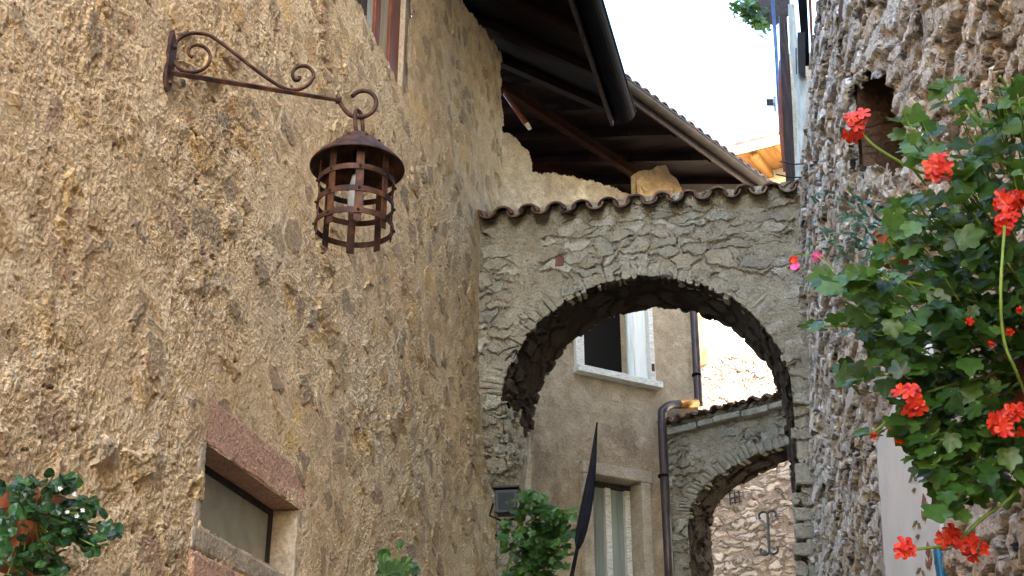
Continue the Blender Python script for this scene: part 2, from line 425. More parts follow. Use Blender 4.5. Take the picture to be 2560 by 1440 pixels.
class MB:
    def __init__(s):
        s.v, s.f, s.uv = [], [], []

    def add(s, vs, fs):
        b = len(s.v)
        s.v += [tuple(q) for q in vs]
        s.f += [tuple(i + b for i in q) for q in fs]
        return s

    def box(s, x0, x1, y0, y1, z0, z1, mat=None):
        vs = [(x, y, z) for x in (x0, x1) for y in (y0, y1) for z in (z0, z1)]
        if mat is not None:
            vs = [mat @ Vector(q) for q in vs]
        return s.add(vs, [(0, 1, 3, 2), (4, 6, 7, 5), (0, 4, 5, 1), (2, 3, 7, 6), (0, 2, 6, 4), (1, 5, 7, 3)])

    def prism(s, pts, off):
        """closed polygon of 3-D points pushed along the vector off"""
        n = len(pts)
        off = Vector(off)
        vs = [Vector(q) for q in pts] + [Vector(q) + off for q in pts]
        return s.add(vs, [tuple(range(n - 1, -1, -1)), tuple(range(n, 2 * n))] + [(i, (i + 1) % n, n + (i + 1) % n, n + i) for i in range(n)])

    def tube(s, pts, r, n=8, closed=False, flat_=1.0):
        pts = [Vector(q) for q in pts]
        k = len(pts)
        rs = r if isinstance(r, (list, tuple)) else [r] * k
        vs, prev = [], None
        for i, p in enumerate(pts):
            if closed:
                t = pts[(i + 1) % k] - pts[i - 1]
            else:
                t = pts[min(i + 1, k - 1)] - pts[max(i - 1, 0)]
            t.normalize()
            if prev is None:
                up = Vector((0, 0, 1)) if abs(t.z) < 0.9 else Vector((1, 0, 0))
                prev = t.cross(up).normalized()
            u = (prev - t * prev.dot(t)).normalized()
            prev = u
            q = t.cross(u)
            for j in range(n):
                a = 2 * math.pi * j / n
                vs.append(p + (u * math.cos(a) + q * math.sin(a) * flat_) * rs[i])
        fs = []
        for i in range(k if closed else k - 1):
            for j in range(n):
                a, b = i * n + j, i * n + (j + 1) % n
                c, d = ((i + 1) % k) * n + (j + 1) % n, ((i + 1) % k) * n + j
                fs.append((a, d, c, b))
        if not closed:
            fs += [tuple(range(n)), tuple(range(k * n - 1, (k - 1) * n - 1, -1))]
        return s.add(vs, fs)

    def lathe(s, prof, n=32, at=(0, 0, 0), cap=False):
        vs, fs = [], []
        for r, z in prof:
            for j in range(n):
                a = 2 * math.pi * j / n
                vs.append((at[0] + r * math.cos(a), at[1] + r * math.sin(a), at[2] + z))
        k = len(prof)
        for i in range(k - 1):
            for j in range(n):
                fs.append((i * n + j, i * n + (j + 1) % n, (i + 1) * n + (j + 1) % n, (i + 1) * n + j))
        if cap:
            fs += [tuple(range(n - 1, -1, -1)), tuple(range((k - 1) * n, k * n))]
        return s.add(vs, fs)

    def build(s, name, mat, parent=None, smooth=False, bevel=0.0, rel=None):
        vs = s.v if rel is None else [tuple(Vector(q) - Vector(rel)) for q in s.v]
        me = bpy.data.meshes.new(name)
        me.from_pydata(vs, [], s.f)
        me.validate()
        me.update()
        if smooth:
            me.polygons.foreach_set("use_smooth", [True] * len(me.polygons))
        if s.uv and len(s.uv) == len(me.vertices):
            at = me.attributes.new("leaf_uv", 'FLOAT2', 'POINT')
            at.data.foreach_set("vector", np.asarray(s.uv, np.float32).ravel())
        o = link(name, me, mat, parent)
        if bevel:
            b = o.modifiers.new("bevel", 'BEVEL')
            b.width = bevel
            b.segments = 2
            b.limit_method = 'ANGLE'
        return o


def np_mesh(name, co, quads, mat, parent, midx=None, smooth=True):
    me = bpy.data.meshes.new(name)
    me.vertices.add(len(co))
    me.vertices.foreach_set("co", np.asarray(co, np.float32).ravel())
    me.loops.add(len(quads) * 4)
    me.loops.foreach_set("vertex_index", np.asarray(quads, np.int32).ravel())
    me.polygons.add(len(quads))
    me.polygons.foreach_set("loop_start", np.arange(0, len(quads) * 4, 4, dtype=np.int32))
    me.polygons.foreach_set("use_smooth", np.full(len(quads), smooth))
    if midx is not None:
        me.polygons.foreach_set("material_index", np.asarray(midx, np.int32))
    me.update(calc_edges=True)
    return link(name, me, mat, parent)


def grid(A, Z, keep=None, wob=0.0):
    """front sheet of a wall in (a, z), normals to -y; returns coords and quads"""
    na, nz = len(A), len(Z)
    a, z = np.meshgrid(A, Z, indexing='ij')
    co = np.stack([a, np.zeros_like(a), z], -1).reshape(-1, 3)
    if wob:
        d = sum(np.sin(co[:, 0] * f + p) * np.cos(co[:, 2] * f * 0.8 + q) * wob / (i + 1)
                for i, (f, p, q) in enumerate([(0.9, 1, 2), (2.1, 4, 0.3), (4.3, 2, 5)]))
        co[:, 1] += d
    i, j = np.meshgrid(np.arange(na - 1), np.arange(nz - 1), indexing='ij')
    i, j = i.ravel(), j.ravel()
    q = np.stack([i * nz + j, (i + 1) * nz + j, (i + 1) * nz + j + 1, i * nz + j + 1], -1)
    if keep is not None:
        ca = (A[i] + A[i + 1]) / 2
        cz = (Z[j] + Z[j + 1]) / 2
        q = q[keep(ca, cz)]
    return co, q


def grow(x0, x1, d0, d1):
    out, x = [x0], x0
    while x < x1:
        x += d0 + (d1 - d0) * (x - x0) / (x1 - x0)
        out.append(x)
    return np.array(out)


def jag(v, amp, f):
    """a repeatable ragged offset"""
    return amp * (np.sin(v * f) * 0.5 + np.sin(v * f * 2.3 + 1.3) * 0.3 + np.sin(v * f * 5.1 + 0.4) * 0.2)


def empty(name, loc, label, cat, rz=0.0, group=None):
    o = bpy.data.objects.new(name, None)
    C.objects.link(o)
    o.location = loc
    o.rotation_euler = (0, 0, rz)
    o.empty_display_size = 0.2
    o['label'] = label
    o['category'] = cat
    if group:
        o['group'] = group
    return o


def framed(name, F, label, cat):
    return empty(name, F.o, label, cat, F.rz)


def smoothpts(pts, k=6):
    """Catmull-Rom through points"""
    pts = [Vector(p) for p in pts]
    q = [pts[0] * 2 - pts[1]] + pts + [pts[-1] * 2 - pts[-2]]
    out = []
    for i in range(1, len(q) - 2):
        for t in range(k):
            t /= k
            a, b, c, d = q[i - 1:i + 3]
            out.append(0.5 * (2 * b + (c - a) * t + (2 * a - 5 * b + 4 * c - d) * t * t + (3 * b - a - 3 * c + d) * t ** 3))
    return out + [pts[-1]]


# ------------------------------------------------------------------ the ground
g = MB()
g.add([(-150, -150, 0), (150, -150, 0), (150, 250, 0), (-150, 250, 0)], [(0, 1, 2, 3)])
go = g.build("street", M['cobble'])
go['kind'] = 'structure'

# ------------------------------------------------------------------ frames
AA = R(12.3)
FA = Frame(-2.16, 0.471, AA)                               # left house
pj = FA.hit(1200, 600)
pj = FA.w(*pj)
FR_ANG = R(101)
FG = Frame(pj.x, pj.y, FR_ANG)                             # archway across the alley
pr = FG.w(*FG.hit(1983, 480))
FRt = Frame(pr.x, pr.y, R(180 + 6.7))                      # right house: x comes towards the camera
FB = Frame(1.09, 12.67, R(60))                             # inner house seen through the arch
pb = FB.w(*FB.hit(1665, 1060))
FH = Frame(pb.x, pb.y, R(129))                             # second archway
pd = P(1880, 378, 22.0)
FD = Frame(pd.x, pd.y, R(118))                             # far house (its eave line)

# ================================================================== LEFT HOUSE
house = framed("stone_house", FA, "tan roughcast rubble house on the left with dark boarded eaves and the iron lantern bracket", "house")
a_end = FA.hit(1253, 330).x
t0 = FA.hit(1150, 0)
t1 = FA.hit(1250, 128)
wz = [FA.hit(515, 1108), FA.hit(745, 1272), FA.hit(497, 1315)]
w1 = dict(a0=wz[0].x, a1=wz[1].x, z1=(wz[0].z + wz[1].z) / 2, z0=wz[2].z)
u1 = FA.hit(1016, 190).x
uz = FA.hit(1012, 236).z
ul = FA.hit(862, 2).x - 0.25


def keepA(a, z):
    top = np.interp(a, [t0.x - 1, t0.x, t1.x, t1.x + 0.12], [t0.z - 0.1, t0.z, t1.z, t1.z - 0.03]) + jag(a, 0.03, 17)
    k = (z < top) & (a < a_end + jag(z, 0.10, 9) - np.clip((z - t1.z + 0.35) * 0.9, 0, 1) * 0.25)
    k &= ~((a > w1['a0']) & (a < w1['a1']) & (z > w1['z0']) & (z < w1['z1']))
    k &= ~((a > ul) & (a < u1 + jag(z, 0.05, 11)) & (z > uz + jag(a, 0.03, 13)))
    return k


A = grow(1.2, a_end + 0.25, 0.008, 0.024)
Z = np.arange(1.9, 8.85, 0.010)
co, q = grid(A, Z, keepA, 0.008)
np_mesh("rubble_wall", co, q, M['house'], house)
s = MB()
s.box(-9, a_end, 0.45, 4, 0, 8.0)
s.build("rear_wall", M['plaster'], house)
s = MB()
s.box(-9, 1.2, 0.0, 0.45, 0, 8.0)
s.box(1.202, a_end, 0.0, 0.45, 0, 1.9)
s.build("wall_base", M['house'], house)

# --- lower window with pink stone lintel
win = MB()
L = 0.19
def rough_poly(pts, k, amp, seed):
    rn = random.Random(seed)
    out = []
    for i in range(len(pts)):
        p, q_ = Vector(pts[i]), Vector(pts[(i + 1) % len(pts)])
        for t in range(k):
            v = p.lerp(q_, t / k)
            out.append(v + Vector((rn.uniform(-amp, amp), 0, rn.uniform(-amp, amp))) * (0 if t == 0 and i == 0 else 1))
    return out


win.prism(rough_poly([(w1['a0'] - 0.03, -0.004, w1['z1'] + 0.002), (w1['a1'] + 0.10, -0.006, w1['z1'] + 0.002), (w1['a1'] + 0.14, -0.006, w1['z1'] + L * 0.92), (w1['a0'] + 0.10, -0.004, w1['z1'] + L), (w1['a0'] - 0.04, -0.004, w1['z1'] + L * 1.03)], 6, 0.006, 3), (0, 0.26, 0))
wino = win.build("window_lintel", M['pink'], None, bevel=0.008)
wino.name = "window"
wino.parent = house
wino['label'] = "small recessed window under a pink stone lintel"
jm = MB()
jm.box(w1['a0'] - 0.055, w1['a0'], -0.008, 0.26, w1['z0'] - 0.02, w1['z1'] - 0.003)
jm.build("jamb", M['stone_trim'], wino, bevel=0.012)
jm = MB()
jm.box(w1['a1'], w1['a1'] + 0.16, -0.004, 0.26, w1['z0'] - 0.05, w1['z1'] - 0.003)
jm.build("jamb", M['stone_trim'], wino, bevel=0.012)
jm = MB()
jm.box(w1['a0'] - 0.05, w1['a1'] + 0.12, -0.010, 0.26, w1['z0'] - 0.10, w1['z0'])
jm.build("sill", M['stone_trim'], wino, bevel=0.015)
fr = MB()
fa0, fa1, fz0, fz1 = w1['a0'] + 0.002, w1['a1'] - 0.002, w1['z0'] + 0.002, w1['z1'] - 0.003
fd = 0.135
for b in ((fa0, fa0 + 0.02, fz0, fz1), (fa1 - 0.022, fa1, fz0, fz1), (fa0 + 0.02, fa1 - 0.022, fz0, fz0 + 0.018), (fa0 + 0.02, fa1 - 0.022, fz1 - 0.025, fz1)):
    fr.box(b[0], b[1], fd - 0.015, fd + 0.03, b[2], b[3])
fr.build("frame", M['oldwood'], wino)
pn = MB()
pn.box(fa0 + 0.02, fa1 - 0.022, fd, fd + 0.01, fz0 + 0.018, fz1 - 0.025)
pn.build("pane", M['glass'], wino)
bk = MB()
b0 = FA.hit(478, 1375)
bk.prism(rough_poly([(b0.x - 0.02, -0.015, b0.z), (b0.x + 0.44, -0.015, b0.z), (b0.x + 0.42, -0.015, b0.z - 0.14), (b0.x + 0.02, -0.015, b0.z - 0.16)], 5, 0.008, 6), (0, 0.14, 0))
bk.build("brick", M['pink'], house, bevel=0.012)

# --- upper window, brown frame deep in a ragged opening
upw = MB()
upw.box(u1 - 0.02, u1 + 0.10, 0.02, 0.40, uz - 0.1, 8.2)
upw.box(ul - 0.2, u1 + 0.06, 0.015, 0.40, uz - 0.16, uz - 0.03)
upo = upw.build("window", M['stone_trim'], house)
upo['label'] = "tall window with red-brown wooden frame in a ragged plaster opening"
d2 = 0.055
hx = lambda p: FA.hit(p, 60, d2).x
for (x0, x1, dd) in ((hx(977), hx(1005), 0.0), (hx(942), hx(955), 0.01)):
    k = MB()
    k.box(x0, x1, d2 + dd, d2 + dd + 0.06, uz - 0.05, 8.2)
    k.build("stile", M['brownwood'], upo, bevel=0.006)
k = MB()
k.box(hx(955) + 0.003, hx(977) - 0.003, d2 + 0.02, d2 + 0.03, uz - 0.05, 8.2)
k.build("curtain", M['curtain'], upo)
k = MB()
k.box(hx(918), hx(942) - 0.003, d2 + 0.03, d2 + 0.04, uz - 0.05, 8.2)
k.build("pane", M['glass'], upo)
k = MB()
k.box(ul - 0.3, hx(918) - 0.003, d2 + 0.005, d2 + 0.05, uz - 0.05, 8.2)
k.build("shutter", M['oldwood'], upo)

# --- eaves
gz = 8.0
gf = FA.l(on_z(1552, 285, gz))
gn = FA.l(on_z(1462, 0, gz))
gdir = (gf - gn).normalized()
gs = gn - gdir * 3.5
sl = math.tan(R(34))


def soff(a, d):
    de = gs.y + (a - gs.x) * gdir.y / gdir.x
    return gz - 0.03 + (d - de - 0.05) * sl


s = MB()
pts = []
for a in (gs.x, gf.x):
    de = gs.y + (a - gs.x) * gdir.y / gdir.x + 0.05
    pts += [(a, de, soff(a, de)), (a, 0.9, soff(a, 0.9))]
s.prism([pts[0], pts[1], pts[3], pts[2]], (0, 0, 0.05))
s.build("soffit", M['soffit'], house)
s = MB()
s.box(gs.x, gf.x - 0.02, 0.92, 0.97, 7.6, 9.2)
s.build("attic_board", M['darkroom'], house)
for i in range(9):
    a = gs.x + 0.4 + i * (gf.x - gs.x - 0.6) / 8
    de = gs.y + (a - gs.x) * gdir.y / gdir.x + 0.12
    r_ = MB()
    r_.prism([(a - 0.05, de, soff(a, de) - 0.004), (a - 0.05, 0.88, soff(a, 0.88) - 0.004), (a - 0.05, 0.88, soff(a, 0.88) - 0.11), (a - 0.05, de, soff(a, de) - 0.09)], (0.1, 0, 0))
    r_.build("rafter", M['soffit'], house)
s = MB()
for i in range(int((gf.x - gs.x) / 0.2)):
    a = gs.x + 0.1 + i * 0.2
    de = gs.y + (a - gs.x) * gdir.y / gdir.x - 0.03
    n = 7
    vs = []
    for d in (de, 3.0):
        for j in range(n):
            t = math.pi * j / (n - 1)
            vs.append((a - 0.1 * math.cos(t), d, soff(a, d) + 0.09 + 0.06 * math.sin(t)))
    s.add(vs, [(j, j + 1, n + j + 1, n + j) for j in range(n - 1)])
tl = s.build("roof", M['darktile'], house)
so_ = tl.modifiers.new("thick", 'SOLIDIFY')
so_.thickness = 0.018
# fascia and half-round gutter
s = MB()
e0, e1 = gs + Vector((0, 0.07, 0)), gf + Vector((0, 0.07, 0))
s.prism([e0 + Vector((0, 0, -0.12)), e1 + Vector((0, 0, -0.12)), e1 + Vector((0, 0, 0.08)), e0 + Vector((0, 0, 0.08))], (0, 0.03, 0))
s.build("fascia", M['oldwood'], house)


def halfgutter(p0, p1, r, side, n=12, th=0.006):
    """half-round gutter from p0 to p1; side = horizontal unit vector across"""
    m = MB()
    p0, p1, side = Vector(p0), Vector(p1), Vector(side)
    vs = []
    for rr in (r, r - th):
        for p in (p0, p1):
            for j in range(n + 1):
                t = math.pi * (1 + j / n)
                vs.append(p + side * rr * math.cos(t) + Vector((0, 0, rr * math.sin(t))))
    k = n + 1
    fs = []
    for j in range(n):
        fs.append((j, j + 1, k + j + 1, k + j))
        fs.append((2 * k + j + 1, 2 * k + j, 3 * k + j, 3 * k + j + 1))
    fs += [(0, k, 3 * k, 2 * k), (n, 2 * k + n, 3 * k + n, k + n)]
    fs.append(tuple(k + j for j in range(k)))
    fs.append(tuple(j for j in range(k - 1, -1, -1)))
    m.add(vs, fs)
    m.tube([p0 - side * r, p1 - side * r], 0.012, 6)
    m.tube([p0 + side * r, p1 + side * r], 0.012, 6)
    return m


sd_ = Vector((-gdir.y, gdir.x, 0))
halfgutter(gs - sd_ * 0.03, gf - sd_ * 0.03, 0.105, sd_).build("gutter", M['gutter'], house, smooth=False)
la, lb = FA.l(P(1262, 235, 11.9)), FA.l(P(1318, 312, 11.3))
s = MB()
s.tube([la, lb], [0.02, 0.026], 6)
lo = s.build("broken_lath", M['brownwood'], house)
s = MB()
s.tube([lb, lb + (lb - la).normalized() * 0.075], [0.027, 0.022], 4)
s.build("pale_end", M['whitesill'], lo)

# ================================================================== ARCHWAY
arch = framed("archway", FG, "large grey rubble stone arch spanning the alley with a wavy tile coping", "arch")
sl_, sr_, cr_ = FG.hit(1252, 1010), FG.hit(1978, 985), FG.hit(1640, 688)
ac, aw = (sl_.x + sr_.x) / 2, (sr_.x - sl_.x) / 2
az0 = (sl_.z + sr_.z) / 2 - 0.03
ah = cr_.z - az0
TH = 0.60
tz = (FG.hit(1190, 555).z + FG.hit(1960, 490).z) / 2


def inarch(a, z, ac, aw, az0, ah, g=0.0):
    x = np.clip(np.abs(a - ac) / (aw + g), 0, 1)
    return (np.abs(a - ac) < aw + g) & (z < az0 + (ah + g) * np.sqrt(1 - x * x))


A = np.arange(-0.12, sr_.x + 0.75, 0.010)
Z = np.arange(1.0, tz + 0.1, 0.010)
co, q = grid(A, Z, lambda a, z: ~inarch(a, z, ac, aw, az0, ah, 0.01) & ~((a < ac) & (z < az0 - 1.05)), 0.015)
lean = lambda x, z: np.where(x < ac, np.clip(az0 + 0.25 - z, 0, 1.3) ** 1.4 * 0.62, 0)      # the left foot sinks back into the house wall
co[:, 1] += lean(co[:, 0], co[:, 2])
np_mesh("rubble_face", co, q, M['arch'], arch)


def soffit_grid(ac, aw, az0, ah, TH, zlow, nd, step=0.015, d0=0.0, dl=0.0, dr=0.0):
    path = []
    z = zlow
    while z < az0:
        path.append((ac - aw, z))
        z += step
    n = int(math.pi * (aw + ah) / 2 / step)
    for i in range(n + 1):
        t = math.pi - math.pi * i / n
        path.append((ac + aw * math.cos(t), az0 + ah * math.sin(t)))
    while z > zlow:
        z -= step
        path.append((ac + aw, z))
    D = np.linspace(d0, TH, nd)
    co = np.array([(x + d / TH * (dl + (dr - dl) * (x - ac + aw) / (2 * aw)) * max(0.0, min(1.0, 1 - (az0 - zz) / 1.1)), d, zz) for (x, zz) in path for d in D])
    m = len(path)
    i, j = np.meshgrid(np.arange(m - 1), np.arange(nd - 1), indexing='ij')
    i, j = i.ravel(), j.ravel()
    q = np.stack([i * nd + j, i * nd + j + 1, (i + 1) * nd + j + 1, (i + 1) * nd + j], -1)
    return co, q


co, q = soffit_grid(ac, aw, az0, ah, TH, 1.0, 44, dl=0.115, dr=-0.03)
co[:, 1] = np.maximum(co[:, 1], np.minimum(lean(co[:, 0], co[:, 2]), TH))
low = (co[q].mean(1)[:, 2] < az0 + 0.05 + jag(co[q].mean(1)[:, 1], 0.10, 9)) & (co[q].mean(1)[:, 0] < ac)
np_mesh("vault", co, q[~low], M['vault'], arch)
np_mesh("left_jamb", co, q[low], M['arch'], arch)
co, q = grid(np.arange(-0.1, sr_.x + 0.7, 0.05), np.arange(1.0, tz + 0.1, 0.05), lambda a, z: ~inarch(a, z, ac + 0.05, aw - 0.08, az0, ah, 0.01))
co[:, 1] = TH
np_mesh("rear_face", co, q[:, ::-1], M['arch'], arch)


def voussoirs(parent, ac, aw, az0, ah, n, t_a, t_b, depth, lmin, lmax, mat, seed):
    rnd = random.Random(seed)
    m = MB()
    ts, t = [], t_a
    while t < t_b:
        st = (t_b - t_a) / n * rnd.uniform(0.6, 1.4)
        ts.append((t, min(t + st, t_b)))
        t += st
    for (u0, u1_) in ts:
        gp = 0.005 / max(aw, ah)
        ln = rnd.uniform(lmin, lmax)
        ro = rnd.uniform(-0.022, 0.012)
        fo = rnd.uniform(-0.016, 0.004)
        ns = 3
        vs = []
        for d in (fo, depth):
            for i in range(ns + 1):
                r = ro + ln * i / ns
                for j in range(3):
                    tt = u0 + gp + (u1_ - u0 - 2 * gp) * j / 2
                    jx = rnd.uniform(-1, 1) * 0.007
                    rr = r + jx + (0.010 if (j != 1 and i == 0) else 0)
                    px_ = ac + (aw + rr) * math.cos(tt)
                    pz_ = az0 + (ah + rr) * math.sin(tt)
                    edge = (i in (0, ns)) or j != 1
                    vs.append((px_, d + (0.010 if (edge and d == fo) else 0) + rnd.uniform(-.004, .004), pz_))
        k = (ns + 1) * 3
        fs = []
        for i in range(ns):
            for j in range(2):
                a = i * 3 + j
                fs.append((a, a + 1, a + 4, a + 3))
                fs.append((k + a, k + a + 3, k + a + 4, k + a + 1))
        for j in range(2):
            fs.append((j, k + j, k + j + 1, j + 1))
            fs.append((ns * 3 + j, ns * 3 + j + 1, k + ns * 3 + j + 1, k + ns * 3 + j))
        for i in range(ns):
            fs.append((i * 3, i * 3 + 3, k + i * 3 + 3, k + i * 3))
            fs.append((i * 3 + 2, k + i * 3 + 2, k + i * 3 + 5, i * 3 + 5))
        m.add(vs, fs)
    o = m.build("voussoir_ring", mat, parent, bevel=0.006)
    return o


M['vous'] = rubble("arch_stone", (7, 7, 7), 1.5, [srgb(130, 124, 112)], [srgb(108, 104, 93), srgb(140, 135, 121), srgb(162, 157, 142)], h=0, hr=0, lump=0.012, lump_s=10, fine=0.006, real=False)
voussoirs(arch, ac, aw, az0, ah, 46, R(14), R(172), 0.12, 0.08, 0.22, M['vous'], 5)


def coping(parent, a0, a1, z, period, depth, mat, seed, slope=R(24), r=None, front=-0.13):
    """rows of half-round tiles: channels below, covers above; one mesh"""
    rnd = random.Random(seed)
    m = MB()
    n = 8
    r = r or period * 0.36
    i = 0
    a = a0
    while a < a1:
        for conv in (False, True, True):
            ca = a + (period / 2 if conv else 0) + rnd.uniform(-.008, .008)
            lay = 0.0 if not conv else 0.012
            fy = front + rnd.uniform(-0.02, 0.02) + (0.03 if conv else 0)
            if conv is True and i % 3 == 1:
                fy -= 0.01
            dz = rnd.uniform(-0.008, 0.008)
            th = 0.016
            tilt = rnd.uniform(-0.03, 0.03)
            vs = []
            for rr in (r, r - th):
                for d in (fy, fy + depth):
                    ta = 0.92 if (d > fy) == conv else 1.06
                    for j in range(n + 1):
                        t = math.pi * j / n
                        x = ca + rr * ta * math.cos(t) + tilt * (d - fy)
                        zz = (rr * ta * math.sin(t)) * (0.92 if conv else -0.92)
                        zb = 0.0 if conv else 0.030
                        vs.append((x, d, z + dz + zb + zz + (d - front) * math.tan(slope)))
            k = n + 1
            fs = []
            for j in range(n):
                f = [(j, j + 1, k + j + 1, k + j), (2 * k + j + 1, 2 * k + j, 3 * k + j, 3 * k + j + 1),
                     (j + 1, j, 2 * k + j, 2 * k + j + 1), (k + j, k + j + 1, 3 * k + j + 1, 3 * k + j)]
                fs += f
            fs += [(0, k, 3 * k, 2 * k), (n, 2 * k + n, 3 * k + n, k + n)]
            m.add(vs, fs)
            if conv:
                break
        i += 1
        a += period
    return m.build("tile_coping", mat, parent, smooth=False)


per = (FG.hit(1875, 480).x - FG.hit(1240, 530).x) / 9.5
coping(arch, FG.hit(1228, 530).x - per, sr_.x + 0.15, tz - 0.01, per, 0.5, M['tile'], 3)
s = MB()                                                    # mortar bed under and behind the tiles
s.prism([(-0.1, 0.02, tz - 0.02), (-0.1, TH, tz - 0.02), (-0.1, TH, tz + 0.24), (-0.1, 0.10, tz + 0.06)], (sr_.x + 0.7, 0, 0))
s.build("mortar_bed", M['mortar'], arch)
s = MB()                                                    # stones of the right jamb
rnd = random.Random(4)
y = 985
for hgt in (34, 44, 36, 62, 66, 40, 44, 48, 40, 46):
    p0_, p1_ = FG.hit(1985, y, -0.02), FG.hit(1985, y + hgt * 0.78, -0.02)
    x0 = p0_.x + rnd.uniform(-0.03, 0.03)
    f0 = rnd.uniform(-.07, .02)
    s.prism([(x0, f0, p1_.z), (x0 + rnd.uniform(.10, .17), f0 + .02, p1_.z + rnd.uniform(-.02, .02)), (x0 + rnd.uniform(.10, .17), f0 + .01, p0_.z + rnd.uniform(-.02, .01)), (x0 + rnd.uniform(-.02, .02), f0, p0_.z)], (0, 0.2, 0))
    y += hgt
s.build("jamb_stones", M['vous'], arch, bevel=0.014)
s = MB()
p_ = FG.hit(1400, 655)
s.prism([(p_.x - 0.04, -0.02, p_.z - 0.045), (p_.x + 0.03, -0.02, p_.z - 0.04), (p_.x + 0.036, -0.02, p_.z + 0.03), (p_.x - 0.03, -0.02, p_.z + 0.045)], (0, 0.06, 0))
s.build("brick_fragment", flat("maroon_brick", srgb(96, 62, 52), 0.9), arch, bevel=0.006)

# ================================================================== RIGHT HOUSE
rh = framed("rubble_house", FRt, "tall grey-brown layered rubble house on the right behind the geraniums", "house")
BAT = 0.05
rz, rb, rt = FRt.hit(2034, 1440, -0.20), FRt.hit(2006, 480, -0.02), FRt.hit(2058, 0, 0.02)
nc = [FRt.hit(2132, 330, -0.08), FRt.hit(2250, 330, -0.05), FRt.hit(2180, 130), FRt.hit(2170, 478)]
na0, na1 = nc[0].x, nc[1].x
zl0, zl1 = FRt.hit(2132, 478, -0.08).z, FRt.hit(2250, 462, -0.05).z          # the notch opens downwards towards us
zt0, zt1 = FRt.hit(2150, 135, -0.05).z, FRt.hit(2245, 150, -0.03).z
nz0, nz1 = min(zl0, zl1), max(zt0, zt1)


def keepR(a, z):
    lo = na0 + 0.18 * np.clip((z - nz0) / (nz1 - nz0), 0, 1) * (na1 - na0) + jag(z, 0.06, 13)
    t = (a - na0) / (na1 - na0)
    hole = (a > lo) & (a < na1 + jag(z, 0.05, 9)) & (z > zl0 + (zl1 - zl0) * t + jag(a, 0.05, 17)) & (z < zt0 + (zt1 - zt0) * t + jag(a, 0.05, 19))
    return (a > np.interp(z, [rz.z, rb.z, rt.z], [rz.x, rb.x, rt.x]) + jag(z, 0.06, 21)) & ~hole


A = grow(-0.7, 10.4, 0.020, 0.012)
Z = np.arange(1.4, 9.4, 0.0105)
co, q = grid(A, Z, keepR, 0.015)
co[:, 1] += (co[:, 2] - 6.9) * BAT
dipz = np.clip((co[:, 2] - nz0 + 0.35) / 0.3, 0, 1) * np.clip((nz1 + 0.5 - co[:, 2]) / 0.4, 0, 1)
co[:, 1] += 0.13 * np.exp(-((co[:, 0] - na1 - 0.35) / 0.45) ** 2) * dipz     # the wall sags in beside the niche
ple = FRt.hit(2350, 1400, -0.28).x
co[:, 1] -= 0.07 * np.exp(-((co[:, 0] - ple - 0.16) / 0.14) ** 2) * np.clip((4.3 - co[:, 2]) / 0.3, 0, 1)
np_mesh("rubble_wall", co, q, M['right'], rh)
s = MB()
s.box(-0.2, 6.2, 0.5, 3.6, 0, 11.6)
s.box(6.2, 10.38, 0.5, 3.6, 0, 10.6)
s.box(10.38, 19, -0.10, 3.6, 0, 10.4)
s.box(-0.2, 6.2, 0.0, 0.5, 9.4, 11.6)
s.box(-0.2, 10.38, -0.24, 0.5, 0, 1.4)
s.build("unseen_house_body", M['inner'], rh)  # unseen mass, run on behind the camera and sized to shade the alley
s = MB()
b = [(2.42, 9.55), (3.30, 13.3), (7.6, 13.3), (6.2, 9.2)]
s.prism([FRt.l((x, y_, 0)) for x, y_ in b], (0, 0, 8.3))
s.build("unseen_shade_wing", M['shade_wing'] if 'shade_wing' in M else M['plaster'], rh)  # unseen block added past the arch to keep sun off the inner house
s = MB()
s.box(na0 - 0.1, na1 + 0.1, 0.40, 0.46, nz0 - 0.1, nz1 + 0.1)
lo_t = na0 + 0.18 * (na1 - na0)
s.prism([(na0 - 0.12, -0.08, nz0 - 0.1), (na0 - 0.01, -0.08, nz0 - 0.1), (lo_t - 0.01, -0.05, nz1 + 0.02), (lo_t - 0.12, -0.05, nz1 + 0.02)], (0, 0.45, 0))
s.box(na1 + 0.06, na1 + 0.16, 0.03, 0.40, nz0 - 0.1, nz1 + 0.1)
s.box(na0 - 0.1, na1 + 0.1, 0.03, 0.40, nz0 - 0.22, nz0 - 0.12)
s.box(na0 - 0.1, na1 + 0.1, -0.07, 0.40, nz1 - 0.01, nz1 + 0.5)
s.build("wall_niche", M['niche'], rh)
# whitewashed panel with stencilled border
def PD(z):
    return (z - 6.9) * BAT - 0.05


pl = FRt.hit(2186, 1112, -0.24)
pr_ = FRt.hit(2350, 1400, -0.28)
s = MB()
nn = 26
edge = []
rnd = random.Random(8)
for i in range(nn + 1):
    z = pl.z - (pl.z - 2.2) * i / nn
    edge.append((pl.x + rnd.uniform(-.02, .02), PD(z), z))
s.prism([(pr_.x, PD(pl.z), pl.z + 0.02), (pr_.x, PD(2.2), 2.2)] + edge[::-1], (0, 0.03, 0))
panel = s.build("painted_panel", M['white'], rh)
panel['label'] = "whitewashed panel with a stencilled floral border"
bx = FRt.hit(2312, 1330, -0.27).x
st, st2 = MB(), MB()


def petal(m, cx, cz, ang, ln, wd, y=None):
    ca, sa = math.cos(ang), math.sin(ang)
    pts = []
    for (u, v) in ((0, 0), (0.45, 0.5), (1, 0), (0.45, -0.5)):
        du, dv = u * ln, v * wd
        pts.append((cx + (du * ca - dv * sa) * 2.0, PD(cz + du * sa + dv * ca) - 0.004, cz + du * sa + dv * ca))
    m.prism(pts, (0, 0.003, 0))


